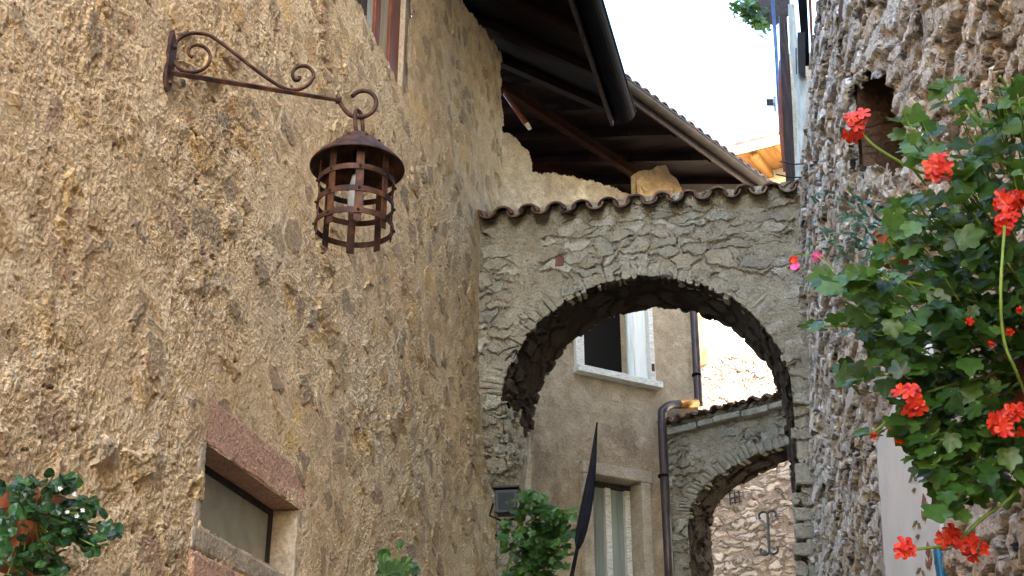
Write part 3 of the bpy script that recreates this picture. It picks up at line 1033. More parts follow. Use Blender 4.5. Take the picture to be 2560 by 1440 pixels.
z = 2.4
while z < pl.z - 0.08:
    petal(st, bx, z, R(90), 0.055, 0.042)
    petal(st, bx, z, R(-90), 0.04, 0.034)
    for k in range(6):
        an = R(20 + 28 * k)
        petal(st2, bx + 0.13 * math.cos(an), z + 0.09 + 0.045 * math.sin(an), an, 0.032 * 1.4, 0.016)
    petal(st2, bx + 0.15, z, R(0), 0.05, 0.02)
    petal(st2, bx - 0.15, z, R(180), 0.05, 0.02)
    z += 0.165
st.build("stencil_pattern", M['stencil'], panel)
st2.build("stencil_pattern", M['stencil_olive'], panel)
s = MB()
p_ = FRt.hit(2350, 1412, -0.29)
s.box(p_.x - 0.07, p_.x - 0.01, PD(p_.z) - 0.022, PD(p_.z) - 0.002, p_.z - 0.10, p_.z + 0.065)
bt = s.build("wall_tag", M['blue'], None, bevel=0.008)
bt.location, bt.rotation_euler = FRt.o, (0, 0, FRt.rz)
bt['label'] = "small blue enamel plate fixed at the edge of the whitewashed panel"
bt['category'] = "plate"

# timbers, zinc strip and pipes at the far corner (in the archway's plane, just in front of it)
FQ = Frame(pr.x, pr.y, R(95))


def q_l(px, py, d=0.0):
    return FRt.l(FQ.w(*FQ.hit(px, py, d)))


def bar(pts, wpx, dep, name, mat, dd=0.0, parent=rh):
    """a board that follows picture points at its own depth, wpx = its widths, dep = its thickness"""
    m = MB()
    vs = []
    for (x, y_), wd in zip(pts, wpx):
        for ddd in (dd, dd + dep):
            vs += [q_l(x - wd / 2, y_, ddd), q_l(x + wd / 2, y_, ddd)]
    k = len(pts)
    fs = []
    for i in range(k - 1):
        a, b_ = i * 4, i * 4 + 4
        fs += [(a, a + 1, b_ + 1, b_), (a + 2, b_ + 2, b_ + 3, a + 3), (a, b_, b_ + 2, a + 2), (a + 1, a + 3, b_ + 3, b_ + 1)]
    fs += [(0, 2, 3, 1), (k * 4 - 4, k * 4 - 3, k * 4 - 1, k * 4 - 2)]
    m.add(vs, fs)
    return m.build(name, mat, parent)


bar([(1958, 35), (1967, 250), (1978, 480)], [18, 26, 24], 0.10, "timber_post", M['oldwood'], 0.02)
bar([(1930, -20), (1940, 120), (1946, 250), (1953, 340)], [10, 9, 8, 8], 0.06, "blue_flashing", M['bluemetal'], 0.16)
bar([(1950, 40), (1954, 160), (1958, 250)], [7, 8, 5], 0.05, "blue_flashing", M['bluemetal'], 0.12)
bar([(1952, 150), (1955, 330), (1966, 430)], [10, 16, 16], 0.06, "old_board", M['brownwood'], 0.15)
bar([(1978, 10), (1985, 130), (2001, 200), (2003, 300), (1999, 370), (1993, 450)], [16, 22, 34, 20, 12, 12], 0.05, "zinc_flashing", M['zinc'], -0.06)
bar([(2004, -30), (2012, 90), (2018, 165)], [24, 20, 12], 0.08, "downpipe", M['gutter'], 0.0)
bar([(2003, 80), (2005, 184)], [20, 18], 0.05, "black_box", M['black'], -0.13)
bar([(1990, 120), (1991, 186)], [3, 3], 0.02, "hook", M['black'], -0.15)
bar([(1925, 247), (1927, 265)], [20, 20], 0.10, "bracket", M['black'], 0.2)
bar([(1936, 240), (1938, 280)], [8, 8], 0.10, "bracket_plate", M['zinc'], 0.2)
bar([(2024, -20), (2032, 160), (2026, 330), (2012, 500)], [8, 6, 6, 6], 0.05, "rust_strip", M['brownwood'], 0.02)
for (pa, pb_) in (((1950, 404), (2018, 409)), ((1940, 436), (2018, 443))):
    m = MB()
    p0_, p1_ = q_l(*pa, -0.10), q_l(*pb_, -0.10)
    m.tube([p0_, (p0_ + p1_) / 2 - Vector((0, 0, 0.015)), p1_], 0.006, 5)
    m.build("cable", M['black'], rh)
# eave high on the right, with greenery hanging from it
e = [P(1862, -30, 11.8), P(1935, -30, 11.6), P(1935, 68, 11.2), P(1868, 4, 11.6)]
s = MB()
s.prism([FRt.l(p) for p in e], (0, 0.15, 0.12))
s.build("eave_board", M['oldwood'], rh)

# ================================================================== INNER HOUSE
ih = framed("inner_house", FB, "brown rendered house seen through the big arch, white window above and stone framed window below", "house")
bc = FB.hit(1738, 900).x
prof_px = [(1235, 320), (1262, 332), (1290, 345), (1322, 382), (1330, 410), (1331, 430), (1400, 435), (1500, 458), (1590, 490), (1700, 500)]
prof = [FB.hit(*p) for p in prof_px]
wt = dict(a0=FB.hit(1436, 900).x, a1=FB.hit(1632, 900).x, z0=(FB.hit(1435, 920).z + FB.hit(1638, 955).z) / 2)
wt['z1'] = wt['z0'] + 1.55
lw = dict(a0=FB.hit(1478, 1300).x, a1=FB.hit(1600, 1300).x, z1=FB.hit(1600, 1209).z)
lw['z0'] = lw['z1'] - 1.3


def keepB(a, z):
    top = np.interp(a, [p.x for p in prof], [p.z for p in prof]) + jag(a, 0.02, 23)
    k = z < top
    k &= ~((a > wt['a0'] + 0.04) & (a < wt['a1'] - 0.04) & (z > wt['z0'] - 0.02) & (z < wt['z1'] - 0.04))
    k &= ~((a > lw['a0'] - 0.04) & (a < lw['a1'] + 0.04) & (z > lw['z0'] - 0.04) & (z < lw['z1'] + 0.04))
    return k


A = np.arange(FB.hit(1235, 1100).x - 0.6, bc + 0.012, 0.012)
Z = np.arange(2.5, max(p.z for p in prof) + 0.05, 0.012)
co, q = grid(A, Z, keepB, 0.01)
np_mesh("rendered_wall", co, q, M['inner'], ih)
s = MB()
s.box(A[0], bc - 0.003, 0.55, 3.5, 0, 8.4)
s.box(bc - 0.05, bc - 0.003, 0.02, 0.55, 0, 8.4)
s.box(A[0], bc - 0.06, 0.02, 0.55, 0, 2.5)
s.build("rear_wall", M['plaster'], ih)
# upper window
wf = MB()
wf.box(wt['a0'], wt['a0'] + 0.10, -0.04, 0.12, wt['z0'], wt['z1'])
wf.box(wt['a0'] + 0.10, wt['a1'], -0.03, 0.12, wt['z1'] - 0.08, wt['z1'])
wf.box(wt['a1'] - 0.06, wt['a1'], -0.04, 0.12, wt['z0'], wt['z1'] - 0.08)
wfo = wf.build("window", M['whitesill'], ih, bevel=0.004)
wfo['label'] = "white framed window with one pale board shutter and a dark room behind"
s = MB()
s.box(wt['a0'] - 0.015, wt['a1'] + 0.05, -0.10, 0.14, wt['z0'] - 0.075, wt['z0'] - 0.002)
s.build("sill", M['whitesill'], wfo, bevel=0.006)
sx = FB.hit(1566, 880, 0.06).x
s = MB()
s.box(sx, wt['a1'] - 0.062, 0.02, 0.055, wt['z0'] + 0.002, wt['z1'] - 0.085)
s.build("shutter", M['palewood'], wfo, bevel=0.003)
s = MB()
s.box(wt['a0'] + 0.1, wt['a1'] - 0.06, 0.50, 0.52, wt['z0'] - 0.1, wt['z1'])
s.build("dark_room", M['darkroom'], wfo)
s = MB()
s.box(wt['a0'] + 0.045, wt['a0'] + 0.07, -0.055, -0.04, wt['z0'] + 0.33, wt['z0'] + 0.40)
s.build("hinge", M['iron'], wfo)
s = MB()
s.box(wt['a1'] - 0.05, wt['a1'] - 0.02, -0.055, -0.04, wt['z0'] + 0.12, wt['z0'] + 0.20)
s.build("hinge", M['iron'], wfo)
# lower window
s = MB()
sw = 0.115
s.box(lw['a0'] - sw, lw['a0'], -0.055, 0.30, lw['z0'], lw['z1'])
s.box(lw['a1'], lw['a1'] + sw, -0.055, 0.30, lw['z0'], lw['z1'])
s.box(lw['a0'] - sw - 0.01, lw['a1'] + sw + 0.02, -0.06, 0.30, lw['z1'] + 0.002, lw['z1'] + 0.13)
lwo = s.build("window", M['grey_trim'], ih, bevel=0.012)
lwo['label'] = "stone framed window with grey-green panels"
wd = lw['a1'] - lw['a0']
for (x0, x1) in ((0.005, 0.07), (wd * 0.47, wd * 0.47 + 0.07), (wd - 0.07, wd - 0.005)):
    s = MB()
    s.box(lw['a0'] + x0, lw['a0'] + x1, 0.15, 0.21, lw['z0'], lw['z1'] - 0.05)
    s.build("mullion", M['whitesill'], lwo, bevel=0.004)
s = MB()
s.box(lw['a0'] + 0.002, lw['a1'] - 0.002, 0.14, 0.22, lw['z1'] - 0.05, lw['z1'] - 0.002)
s.build("head_rail", M['oldwood'], lwo)
s = MB()
s.box(lw['a0'] + 0.005, lw['a1'] - 0.005, 0.19, 0.2, lw['z0'], lw['z1'] - 0.05)
s.build("pane", M['greypane'], lwo)
# downpipe with a bend
dz = -0.075
pts = [FB.hit(1730, 700, dz), FB.hit(1746, 985, dz), FB.hit(1745, 1003, dz), FB.hit(1736, 1009, dz), FB.hit(1700, 1011, dz - 0.02), FB.hit(1676, 1013, dz - 0.05), FB.hit(1660, 1024, dz - .1), FB.hit(1655, 1050, dz - .1), FB.hit(1663, 1230, dz - .1), FB.hit(1674, 1460, dz - .1)]
s = MB()
s.tube(smoothpts(pts, 5), 0.046, 12)
po = s.build("downpipe", M['pipe'], ih, smooth=True)
s = MB()
s.tube([FB.hit(1741, 1008, dz), FB.hit(1698, 1011, dz - 0.02)], 0.052, 12)
s.build("glint_sleeve", M['glint'], po, smooth=True)  # gold-coloured sleeve added for the lit glint on the level run
for (x, y_) in ((1742, 938), (1658, 1190)):
    s = MB()
    c = FB.hit(x, y_, dz if y_ < 1000 else dz - .1)
    s.tube([c + Vector((0, 0, .012)), c - Vector((0, 0, .012))], 0.054, 12)
    s.build("clamp", M['gutter'], po)

# loggia: timber back wall, pillar stub, roof
s = MB()
s.box(A[0] - 1, bc + 0.5, 1.6, 1.65, 8.3, 11)
s.build("loggia_boards", M['redwood'], ih)
pp = [FB.hit(*p, -0.12) for p in ((1590, 432), (1606, 426), (1634, 424), (1640, 416), (1664, 412), (1676, 434), (1692, 447), (1703, 470), (1710, 500), (1592, 500))]
def inpoly(a, z, poly):
    r_ = np.zeros(len(a), bool)
    for k_ in range(len(poly)):
        p, q_ = poly[k_], poly[k_ - 1]
        c_ = ((p.z > z) != (q_.z > z)) & (a < (q_.x - p.x) * (z - p.z) / (q_.z - p.z + 1e-9) + p.x)
        r_ ^= c_
    return r_


px0, px1 = min(p.x for p in pp), max(p.x for p in pp)
pz0, pz1 = min(p.z for p in pp), max(p.z for p in pp)
co, q = grid(np.arange(px0 - .02, px1 + .02, 0.008), np.arange(pz0, pz1 + .02, 0.008), lambda a, z: inpoly(a, z, pp))
co[:, 1] = -0.12
pil = np_mesh("pillar_stub", co, q, M['house_far'], ih)
s = MB()
s.prism([p + Vector((0, 0.012, 0)) for p in pp], (0, 0.09, 0))
s.build("pillar_core", M['orange_plaster'], pil)
E1, E2 = on_z(1562, 222, 9.0), on_z(1888, 458, 9.0)
ed = (E2 - E1).normalized()
FR2 = Frame(E1.x, E1.y, math.atan2(ed.x, ed.y))
el = (E2 - E1).length
sl2 = math.tan(R(20))


def r2(a, d, dz_=0.0):
    return FB.l(FR2.w(a, d, 9.0 + d * sl2 + dz_))


def r2box(a0, a1, d0, d1, t0_, t1_):
    m = MB()
    vs = [r2(a, d, t) for a in (a0, a1) for d in (d0, d1) for t in (t0_, t1_)]
    m.add(vs, [(0, 1, 3, 2), (4, 6, 7, 5), (0, 4, 5, 1), (2, 3, 7, 6), (0, 2, 6, 4), (1, 5, 7, 3)])
    return m


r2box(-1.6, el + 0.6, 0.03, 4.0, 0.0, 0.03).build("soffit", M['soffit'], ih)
for i in range(6):
    a = -1.2 + i * 0.72
    r2box(a, a + 0.09, 0.08, 3.9, -0.10, -0.003).build("rafter", M['soffit'], ih)
r2box(-1.5, el + 0.5, 1.15, 1.27, -0.22, -0.11).build("purlin", M['redwood'], ih)
s = MB()
x = -1.6
while x < el + 0.6:
    n = 7
    vs = []
    for d in (-0.10, 4.0):
        for j in range(n):
            t = math.pi * j / (n - 1)
            vs.append(r2(x - 0.085 * math.cos(t), d, 0.06 + 0.075 * math.sin(t)))
    s.add(vs, [(j, j + 1, n + j + 1, n + j) for j in range(n - 1)])
    x += 0.17
t2 = s.build("roof", M['darktile'], ih)
so_ = t2.modifiers.new("thick", 'SOLIDIFY')
so_.thickness = 0.016
r2box(-1.6, el + 0.6, 0.0, 0.03, -0.10, 0.05).build("fascia", M['oldwood'], ih)
g0, g1 = r2(-1.6, -0.07, -0.0), r2(el + 0.6, -0.07, -0.0)
g0.z = g1.z = 9.0
sd2 = FB.l(FR2.w(0, 1, 0)) - FB.l(FR2.w(0, 0, 0))
halfgutter(g0, g1, 0.06, sd2).build("gutter", M['browngutter'], ih)

# ================================================================== SECOND ARCHWAY
a2 = framed("archway", FH, "smaller tile-topped stone arch behind the downpipe, framed by the large arch", "arch")
ac2, aw2 = FH.hit(1978, 1150).x + 0.05, 0
sp2 = FH.hit(1722, 1300)
aw2 = ac2 - sp2.x
az2 = sp2.z
ah2 = FH.hit(1972, 1112).z - az2
tz2 = (FH.hit(1690, 1062).z + FH.hit(1950, 1000).z) / 2
A = np.arange(-0.1, ac2 + aw2 + 0.4, 0.013)
Z = np.arange(2.0, tz2 + 0.05, 0.013)
co, q = grid(A, Z, lambda a, z: ~inarch(a, z, ac2, aw2, az2, ah2, 0.01), 0.02)
np_mesh("rubble_face", co, q, M['arch'], a2)
co, q = soffit_grid(ac2, aw2, az2, ah2, 0.42, 2.0, 26, 0.018)
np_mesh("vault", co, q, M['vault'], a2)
co, q = grid(np.arange(-0.1, ac2 + aw2 + 0.4, 0.05), np.arange(2.0, tz2 + 0.05, 0.05), lambda a, z: ~inarch(a, z, ac2, aw2, az2, ah2, 0.01))
co[:, 1] = 0.42
np_mesh("rear_face", co, q[:, ::-1], M['arch'], a2)
voussoirs(a2, ac2, aw2, az2, ah2, 34, R(60), R(184), 0.1, 0.12, 0.2, M['vous'], 9)
per2 = (FH.hit(1950, 1000).x - FH.hit(1690, 1062).x) / 8.4
coping(a2, 0.0, ac2 + aw2 + 0.3, tz2 + 0.02, per2, 0.4, M['tile'], 21, slope=R(9), front=-0.11)
s = MB()
s.prism([(-0.05, 0.02, tz2 - 0.02), (-0.05, 0.42, tz2 - 0.02), (-0.05, 0.42, tz2 + 0.06), (-0.05, 0.08, tz2 + 0.02)], (ac2 + aw2 + 0.4, 0, 0))
s.build("mortar_bed", M['mortar'], a2)
s = MB()                                                    # flat ledge stones under the tiles
rnd = random.Random(2)
x = 0.02
while x < ac2 + aw2:
    wd = rnd.uniform(0.18, 0.4)
    s.box(x, x + wd - 0.015, -0.07 + rnd.uniform(-.02, .02), 0.05, tz2 - 0.10 + rnd.uniform(-.01, .01), tz2 - 0.035)
    x += wd
s.build("ledge_stones", M['vous'], a2, bevel=0.012)

# ================================================================== FAR HOUSE AND FAR WALL
fh = framed("far_house", FD, "sunlit cream house far behind the arches with honey coloured eaves", "house")
ez = P(1880, 378, 22.0).z
s = MB()
s.box(-9, 6, 1.0, 8, 0, ez + 0.25)
s.build("plaster_wall", M['plaster'], fh)
s = MB()
s.prism([(-9, 0.02, ez), (6, 0.02, ez), (6, 1.02, ez + 0.12), (-9, 1.02, ez + 0.12)], (0, 0, 0.05))
s.build("soffit", M['goldwood'], fh)
for i in range(16):
    a = -8.6 + i * 0.95
    m = MB()
    m.prism([(a, 0.06, ez - 0.003), (a, 0.99, ez + 0.11), (a, 0.99, ez - 0.03), (a, 0.06, ez - 0.11)], (0.12, 0, 0))
    m.build("rafter", M['goldwood'], fh)
halfgutter(Vector((-9, -0.08, ez + 0.06)), Vector((6, -0.08, ez + 0.06)), 0.09, Vector((0, 1, 0))).build("gutter", M['whitesill'], fh)
s = MB()
s.prism([(-9.2, -0.05, ez + 0.10), (6.2, -0.05, ez + 0.10), (6.2, 8, ez + 2.3), (-9.2, 8, ez + 2.3)], (0, 0, 0.12))
s.build("roof", M['darktile'], fh)
ps = FD.hit(1741, 840, 0.9).x, FD.hit(1757, 840, 0.9).x
pz = FD.hit(1750, 874, 0.9).z
s = MB()
s.box(ps[0], ps[1], 0.90, 1.0, pz, ez)
so2 = s.build("shutter", M['goldwood'], fh)
s = MB()
s.box(ps[0] + 0.02, ps[1] + 0.06, 0.86, 1.0, pz - 0.3, pz - 0.003)
s.build("shutter_foot", M['terracotta'], so2)

FE = Frame(FD.w(0, -2.6, 0).x, FD.w(0, -2.6, 0).y, R(118))
fe = framed("stone_wall", FE, "pale coursed stone wall behind the small arch with an iron tie plate on it", "wall")
et = FE.hit(1830, 885).z - 0.05
A = np.arange(FE.hit(1690, 950).x - 0.3, FE.hit(2060, 1200).x + 0.5, 0.022)
Z = np.arange(3.0, et + 0.2, 0.018)
co, q = grid(A, Z, lambda a, z: z < et + jag(a, 0.10, 6), 0.03)
np_mesh("coursed_face", co, q, M['far_stone'], fe)
s = MB()
s.box(A[0], A[-1], 0.06, 0.5, 0, et - 0.12)
s.build("wall_core", M['far_stone'], fe)
m = MB()
tp, bt_ = FE.hit(1919, 1288, -0.06), FE.hit(1923, 1376, -0.06)
m.tube([tp, bt_], 0.02, 8)


def scroll(c, sx, sz, r=0.058):
    return [c + Vector((sx * r * (1 - math.cos(t)) * 1.0, 0, sz * r * math.sin(t) * 0.9)) for t in np.linspace(0, math.pi * 1.25, 12)]


for sx in (-1, 1):
    m.tube(scroll(tp, sx, 1), 0.016, 7)
    m.tube(scroll(bt_, sx, -1), 0.016, 7)
tie = m.build("wall_anchor", M['black'], None)
tie.location, tie.rotation_euler = FE.o, (0, 0, FE.rz)
tie['label'] = "black iron tie anchor with scrolled ends on the far stone wall"
tie['category'] = "wall anchor"
m = MB()
c0_ = FE.hit(1838, 1243, -0.05)
for i in range(3):
    m.box(c0_.x - 0.075 + i * 0.065, c0_.x - 0.062 + i * 0.065, -0.07, -0.05, c0_.z - 0.10, c0_.z + 0.08)
for j in range(3):
    m.box(c0_.x - 0.09, c0_.x + 0.085, -0.05, -0.035, c0_.z - 0.075 + j * 0.065, c0_.z - 0.062 + j * 0.065)
gr = m.build("window_grille", M['black'], None)
gr.location, gr.rotation_euler = FE.o, (0, 0, FE.rz)
gr['label'] = "tiny black iron grille on the far stone wall under the small arch"
gr['category'] = "grille"

# ================================================================== LANTERN AND BRACKET
mp = FA.w(*FA.hit(415, 180))
FK = Frame(mp.x, mp.y, R(74))
kb = lambda px, py, d=0.0: FK.hit(px, py, d)
brk = empty("wall_bracket", FA.w(*FA.hit(410, 225)), "rusty wrought iron scroll bracket on the left wall carrying the lantern", "bracket", FK.rz)
BO = FK.l(brk.location)


def krel(pts):
    return [Vector(p) - BO for p in pts]


cx = lambda x: 380 + x / 2.3229
cy = lambda y: 40 + y / 2.3226
m = MB()
fl, fr_ = FA.hit(415, 100), FA.hit(410, 218)
pw = 0.028
zt, zb = FA.hit(416, 68).z, FA.hit(408, 236).z
ca_ = FA.hit(416, 150).x
outl = [(ca_ - pw * .4, zt), (ca_ + pw, zt - 0.06), (ca_ + pw, zb + 0.05), (ca_ + pw * .6, zb + .015), (ca_, zb), (ca_ - pw * .6, zb + .015), (ca_ - pw, zb + 0.05), (ca_ - pw, zt - 0.06)]
m.prism([FK.l(FA.w(a, -0.025, z)) - BO for a, z in outl], FK.l(FA.w(0, 0.05, 0)) - FK.l(FA.w(0, 0, 0)))
pto = m.build("wall_plate", M['iron'], brk, bevel=0.002)
for (y_, ) in ((110,), (215,)):
    m = MB()
    c = FK.l(FA.w(ca_, -0.028, FA.hit(413, y_).z)) - BO
    m.lathe([(0.0, -0.008), (0.009, -0.006), (0.009, 0.006), (0.0, 0.008)], 10, c)
    m.build("bolt", M['iron'], pto)
m = MB()
b0, b1 = kb(cx(62), cy(322)), kb(cx(1085), cy(490))
m.tube(krel([b0, b0.lerp(b1, .5), b1]), [0.0135, 0.0125, 0.010], 4)
m.tube(krel([b1 - (b1 - b0).normalized() * 0.012, b1 + (b1 - b0).normalized() * 0.010]), 0.016, 8)
m.build("arm", M['iron'], brk, bevel=0.002)
curve = [(236, 240), (216, 225), (212, 198), (232, 174), (268, 168), (306, 182), (332, 212), (338, 250), (318, 292), (278, 318), (226, 328), (172, 314), (136, 280), (120, 232), (128, 180), (160, 132), (212, 104), (270, 100), (335, 114), (400, 156), (470, 210), (545, 268), (620, 326), (700, 382), (770, 420), (826, 430), (880, 416), (920, 386), (938, 345), (926, 312), (896, 292), (858, 292), (826, 312), (816, 345), (830, 372), (852, 370), (858, 354)]
m = MB()
m.tube(krel(smoothpts([kb(cx(x), cy(y_)) for x, y_ in curve], 4)), 0.0092, 8, flat_=0.75)
m.build("scroll", M['iron'], brk, smooth=True)
m = MB()                                                    # hook eye at the arm's end
he = kb(cx(1085), cy(490))
rc = kb(cx(1228), cy(512))
rr = 0.052
hk = [(1085, 490), (1100, 516), (1122, 549), (1155, 577), (1197, 588), (1245, 580), (1285, 550), (1303, 508), (1292, 468), (1262, 441), (1225, 434), (1188, 444), (1162, 466)]
m.tube(krel(smoothpts([kb(cx(x), cy(y_)) for x, y_ in hk], 4)), 0.0095, 8)
m.build("hook_ring", M['iron'], brk, smooth=True)

lamp_top = kb(cx(1205), cy(680))
LT = FK.w(*lamp_top)
lan = empty("lantern", LT - Vector((0, 0, 0.47)), "rusty iron cage lantern with a conical cap hanging from the wall bracket", "lantern", R(6))
z0 = 0.47
m = MB()
m.lathe([(0.0, z0), (0.030, z0 - 0.006), (0.060, z0 - 0.030), (0.110, z0 - 0.078), (0.160, z0 - 0.126), (0.186, z0 - 0.158), (0.187, z0 - 0.166), (0.180, z0 - 0.160), (0.150, z0 - 0.130), (0.10, z0 - 0.082), (0.055, z0 - 0.040), (0.0, z0 - 0.020)], 48)
cap = m.build("cap", M['iron'], lan, smooth=True)
for k in range(8):
    t = R(45 * k + 20)
    m = MB()
    m.lathe([(0.0, 0.004), (0.006, 0.003), (0.007, -0.004)], 8, (0.088 * math.cos(t), 0.088 * math.sin(t), z0 - 0.052))
    m.build("rivet", M['iron'], cap)
m = MB()
RC = 0.147
for i, zz in enumerate((z0 - 0.236, z0 - 0.331, z0 - 0.426)):
    r_ = RC + (0.004 if i < 2 else 0.006)
    m = MB()
    h = 0.0115
    m.lathe([(r_, -h), (r_, h), (r_ - 0.004, h), (r_ - 0.004, -h), (r_, -h)], 56, (0, 0, zz))
    b_ = m.build("hoop", M['iron'], lan)
    for k in range(8):
        t = R(45 * k - 84)
        rv = MB()
        rv.lathe([(0.0055, -0.004), (0.0055, 0.004), (0.0, 0.006)], 8, ((r_ + 0.002) * math.cos(t), (r_ + 0.002) * math.sin(t), zz), cap=False)
        rv.build("rivet", M['black'], b_)
for k in range(8):
    t = R(45 * k - 84)
    m = MB()
    mt = Matrix.Rotation(t, 4, 'Z')
    m.box(RC - 0.006, RC - 0.001, -0.0155, 0.0155, z0 - 0.468, z0 - 0.148, mt)
    m.build("cage_bar", M['iron'], lan, bevel=0.001)
m = MB()
m.lathe([(0.0, -0.365), (0.020, -0.360), (0.030, -0.340), (0.032, -0.30), (0.026, -0.235), (0.018, -0.20), (0.018, -0.18)], 20, (0, 0, z0))
bo = m.build("bulb", M['bulb'], lan, smooth=True)
m = MB()
m.lathe([(0.022, -0.20), (0.022, -0.09), (0.0, -0.085)], 16, (0, 0, z0))
m.build("socket", M['black'], lan)
m = MB()                                                    # long link from the cap up through the ring
top = FK.w(*(rc + Vector((-0.018, 0, -rr * 0.93)))) - lan.location
Ri = Matrix.Rotation(-R(6), 3, 'Z')
top = Ri @ top
hl = (top.z + 0.014 - (z0 - 0.012)) / 2
cz = (top.z + 0.014 + z0 - 0.012) / 2
link_ = []
for i in range(36):
    t = 2 * math.pi * i / 36
    lx, lz = 0.020 * math.cos(t), hl * math.copysign(abs(math.sin(t)) ** 0.55, math.sin(t))
    f_ = (cz + lz - z0) / max(0.01, top.z - z0)
    link_.append((top.x * f_ + lx * 0.75, top.y * f_ + lx * 0.66, cz + lz))
m.tube(link_, 0.0085, 8, closed=True)
m.build("hanging_link", M['iron'], lan, smooth=True)


# ================================================================== PLANTS
def leaf_lobed():
    pts = [(0.0, 0.0)]
    for a, r in ((-118, .38), (-80, .62), (-52, .80), (-26, 0.86), (-8, .62), (14, .84), (38, 0.94), (58, .70), (76, .92), (90, 1.06), (104, .92), (122, .70), (142, .94), (166, .84), (188, .62), (206, .86), (232, .80), (260, .62), (298, .38)):
        pts.append((r * math.cos(R(a)), r * math.sin(R(a)) + 0.25))
    return pts


def leaf_oval():
    return [(0.0, 0.45)] + [(0.52 * math.sin(t), 0.5 - 0.5 * math.cos(t)) for t in np.linspace(0, 2 * math.pi, 13)[:-1]]


def leaf_long():
    return [(0.0, 0.5)] + [(0.16 * math.sin(t), 0.5 - 0.5 * math.cos(t)) for t in np.linspace(0, 2 * math.pi, 9)[:-1]]


LOB, OVA, LON = leaf_lobed(), leaf_oval(), leaf_long()


def put_leaf(m, p, nrm, tip, size, shape, rnd, cup=0.18):
    n = Vector(nrm).normalized()
    t = Vector(tip)
    t = (t - n * t.dot(n))
    if t.length < 1e-4:
        t = n.orthogonal()
    t.normalize()
    s_ = t.cross(n)
    bend, fold = rnd.uniform(-0.25, 0.35), rnd.uniform(-0.1, 0.3)
    wv = rnd.uniform(0, 6)
    vs = []
    for i, (x, y_) in enumerate(shape):
        h = cup * (x * x) * (1 + fold) - bend * y_ * y_ * 0.5 + 0.05 * math.sin(wv + i * 1.9)
        vs.append(Vector(p) + (s_ * x + t * y_ + n * h) * size)
    m.uv += [tuple(q) for q in shape]
    k = len(shape) - 1
    closed = shape is not LOB
    m.add(vs, [(0, 1 + i, 1 + (i + 1) % k) for i in range(k if closed else k - 1)])


def rand_n(rnd, base, spread):
    return (Vector(base).normalized() + Vector((rnd.gauss(0, 1), rnd.gauss(0, 1), rnd.gauss(0, 1))) * spread).normalized()


VIEW = lambda px, py: -ray(px, py).normalized()


def floret(m, p, nrm, rnd, size):
    n = Vector(nrm).normalized()
    u = n.orthogonal().normalized()
    v = n.cross(u)
    a0 = rnd.uniform(0, 6.28)
    for k in range(5):
        a = a0 + k * 2 * math.pi / 5 + rnd.uniform(-.12, .12)
        d = u * math.cos(a) + v * math.sin(a)
        e_ = n.cross(d)
        w_ = size * rnd.uniform(0.34, 0.44)
        cup = rnd.uniform(-0.05, 0.3)
        L_ = size * rnd.uniform(0.85, 1.1)
        pts = [p, p + d * L_ * .45 + e_ * w_ * .75 + n * size * .10, p + d * L_ * .85 + e_ * w_ * .8 + n * size * cup, p + d * L_ + n * size * cup * 0.7,
               p + d * L_ * .85 - e_ * w_ * .8 + n * size * cup, p + d * L_ * .45 - e_ * w_ * .75 + n * size * .10]
        mid = p + d * L_ * .6 + n * size * 0.05
        m.add(pts + [mid], [(0, 1, 6), (1, 2, 6), (2, 3, 6), (3, 4, 6), (4, 5, 6), (5, 0, 6)])


# --- geranium
rnd = random.Random(11)
core = P(2640, 820, 2.95)
ger = empty("geranium", core - Vector((0, 0, 0.25)), "large trailing geranium with scarlet flower heads in front of the right wall", "plant")
GO = Vector(ger.location)
fol, stm = MB(), MB()
blobs = [(2470, 330, 100, 110, 26, 2.7), (2380, 240, 60, 40, 6, 2.7), (2290, 310, 50, 50, 7, 2.75), (2330, 560, 120, 80, 46, 2.7), (2470, 560, 90, 110, 42, 2.75),
         (2450, 710, 150, 130, 88, 2.65), (2200, 715, 90, 50, 30, 2.6), (2300, 830, 150, 90, 72, 2.65), (2490, 890, 120, 120, 74, 2.7),
         (2240, 900, 70, 60, 20, 2.6), (2350, 1050, 110, 90, 56, 2.65), (2490, 1120, 100, 110, 62, 2.7), (2420, 1190, 90, 60, 36, 2.6), (2330, 1130, 70, 50, 20, 2.6), (2370, 1265, 35, 40, 6, 2.55),
         (2100, 720, 60, 30, 8, 2.6), (2075, 812, 40, 14, 4, 2.6), (2160, 1075, 20, 20, 3, 2.6), (2160, 800, 60, 40, 8, 2.65), (2290, 385, 70, 40, 9, 2.7), (2240, 640, 60, 50, 12, 2.75),
         (2330, 960, 70, 60, 26, 2.7), (2535, 270, 45, 90, 18, 2.65), (2540, 420, 40, 60, 14, 2.65), (2130, 930, 30, 40, 5, 2.6), (2420, 420, 60, 40, 12, 2.7), (2640, 700, 90, 300, 60, 2.8), (2480, 800, 110, 330, 80, 2.95), (2330, 800, 110, 240, 50, 2.9)]
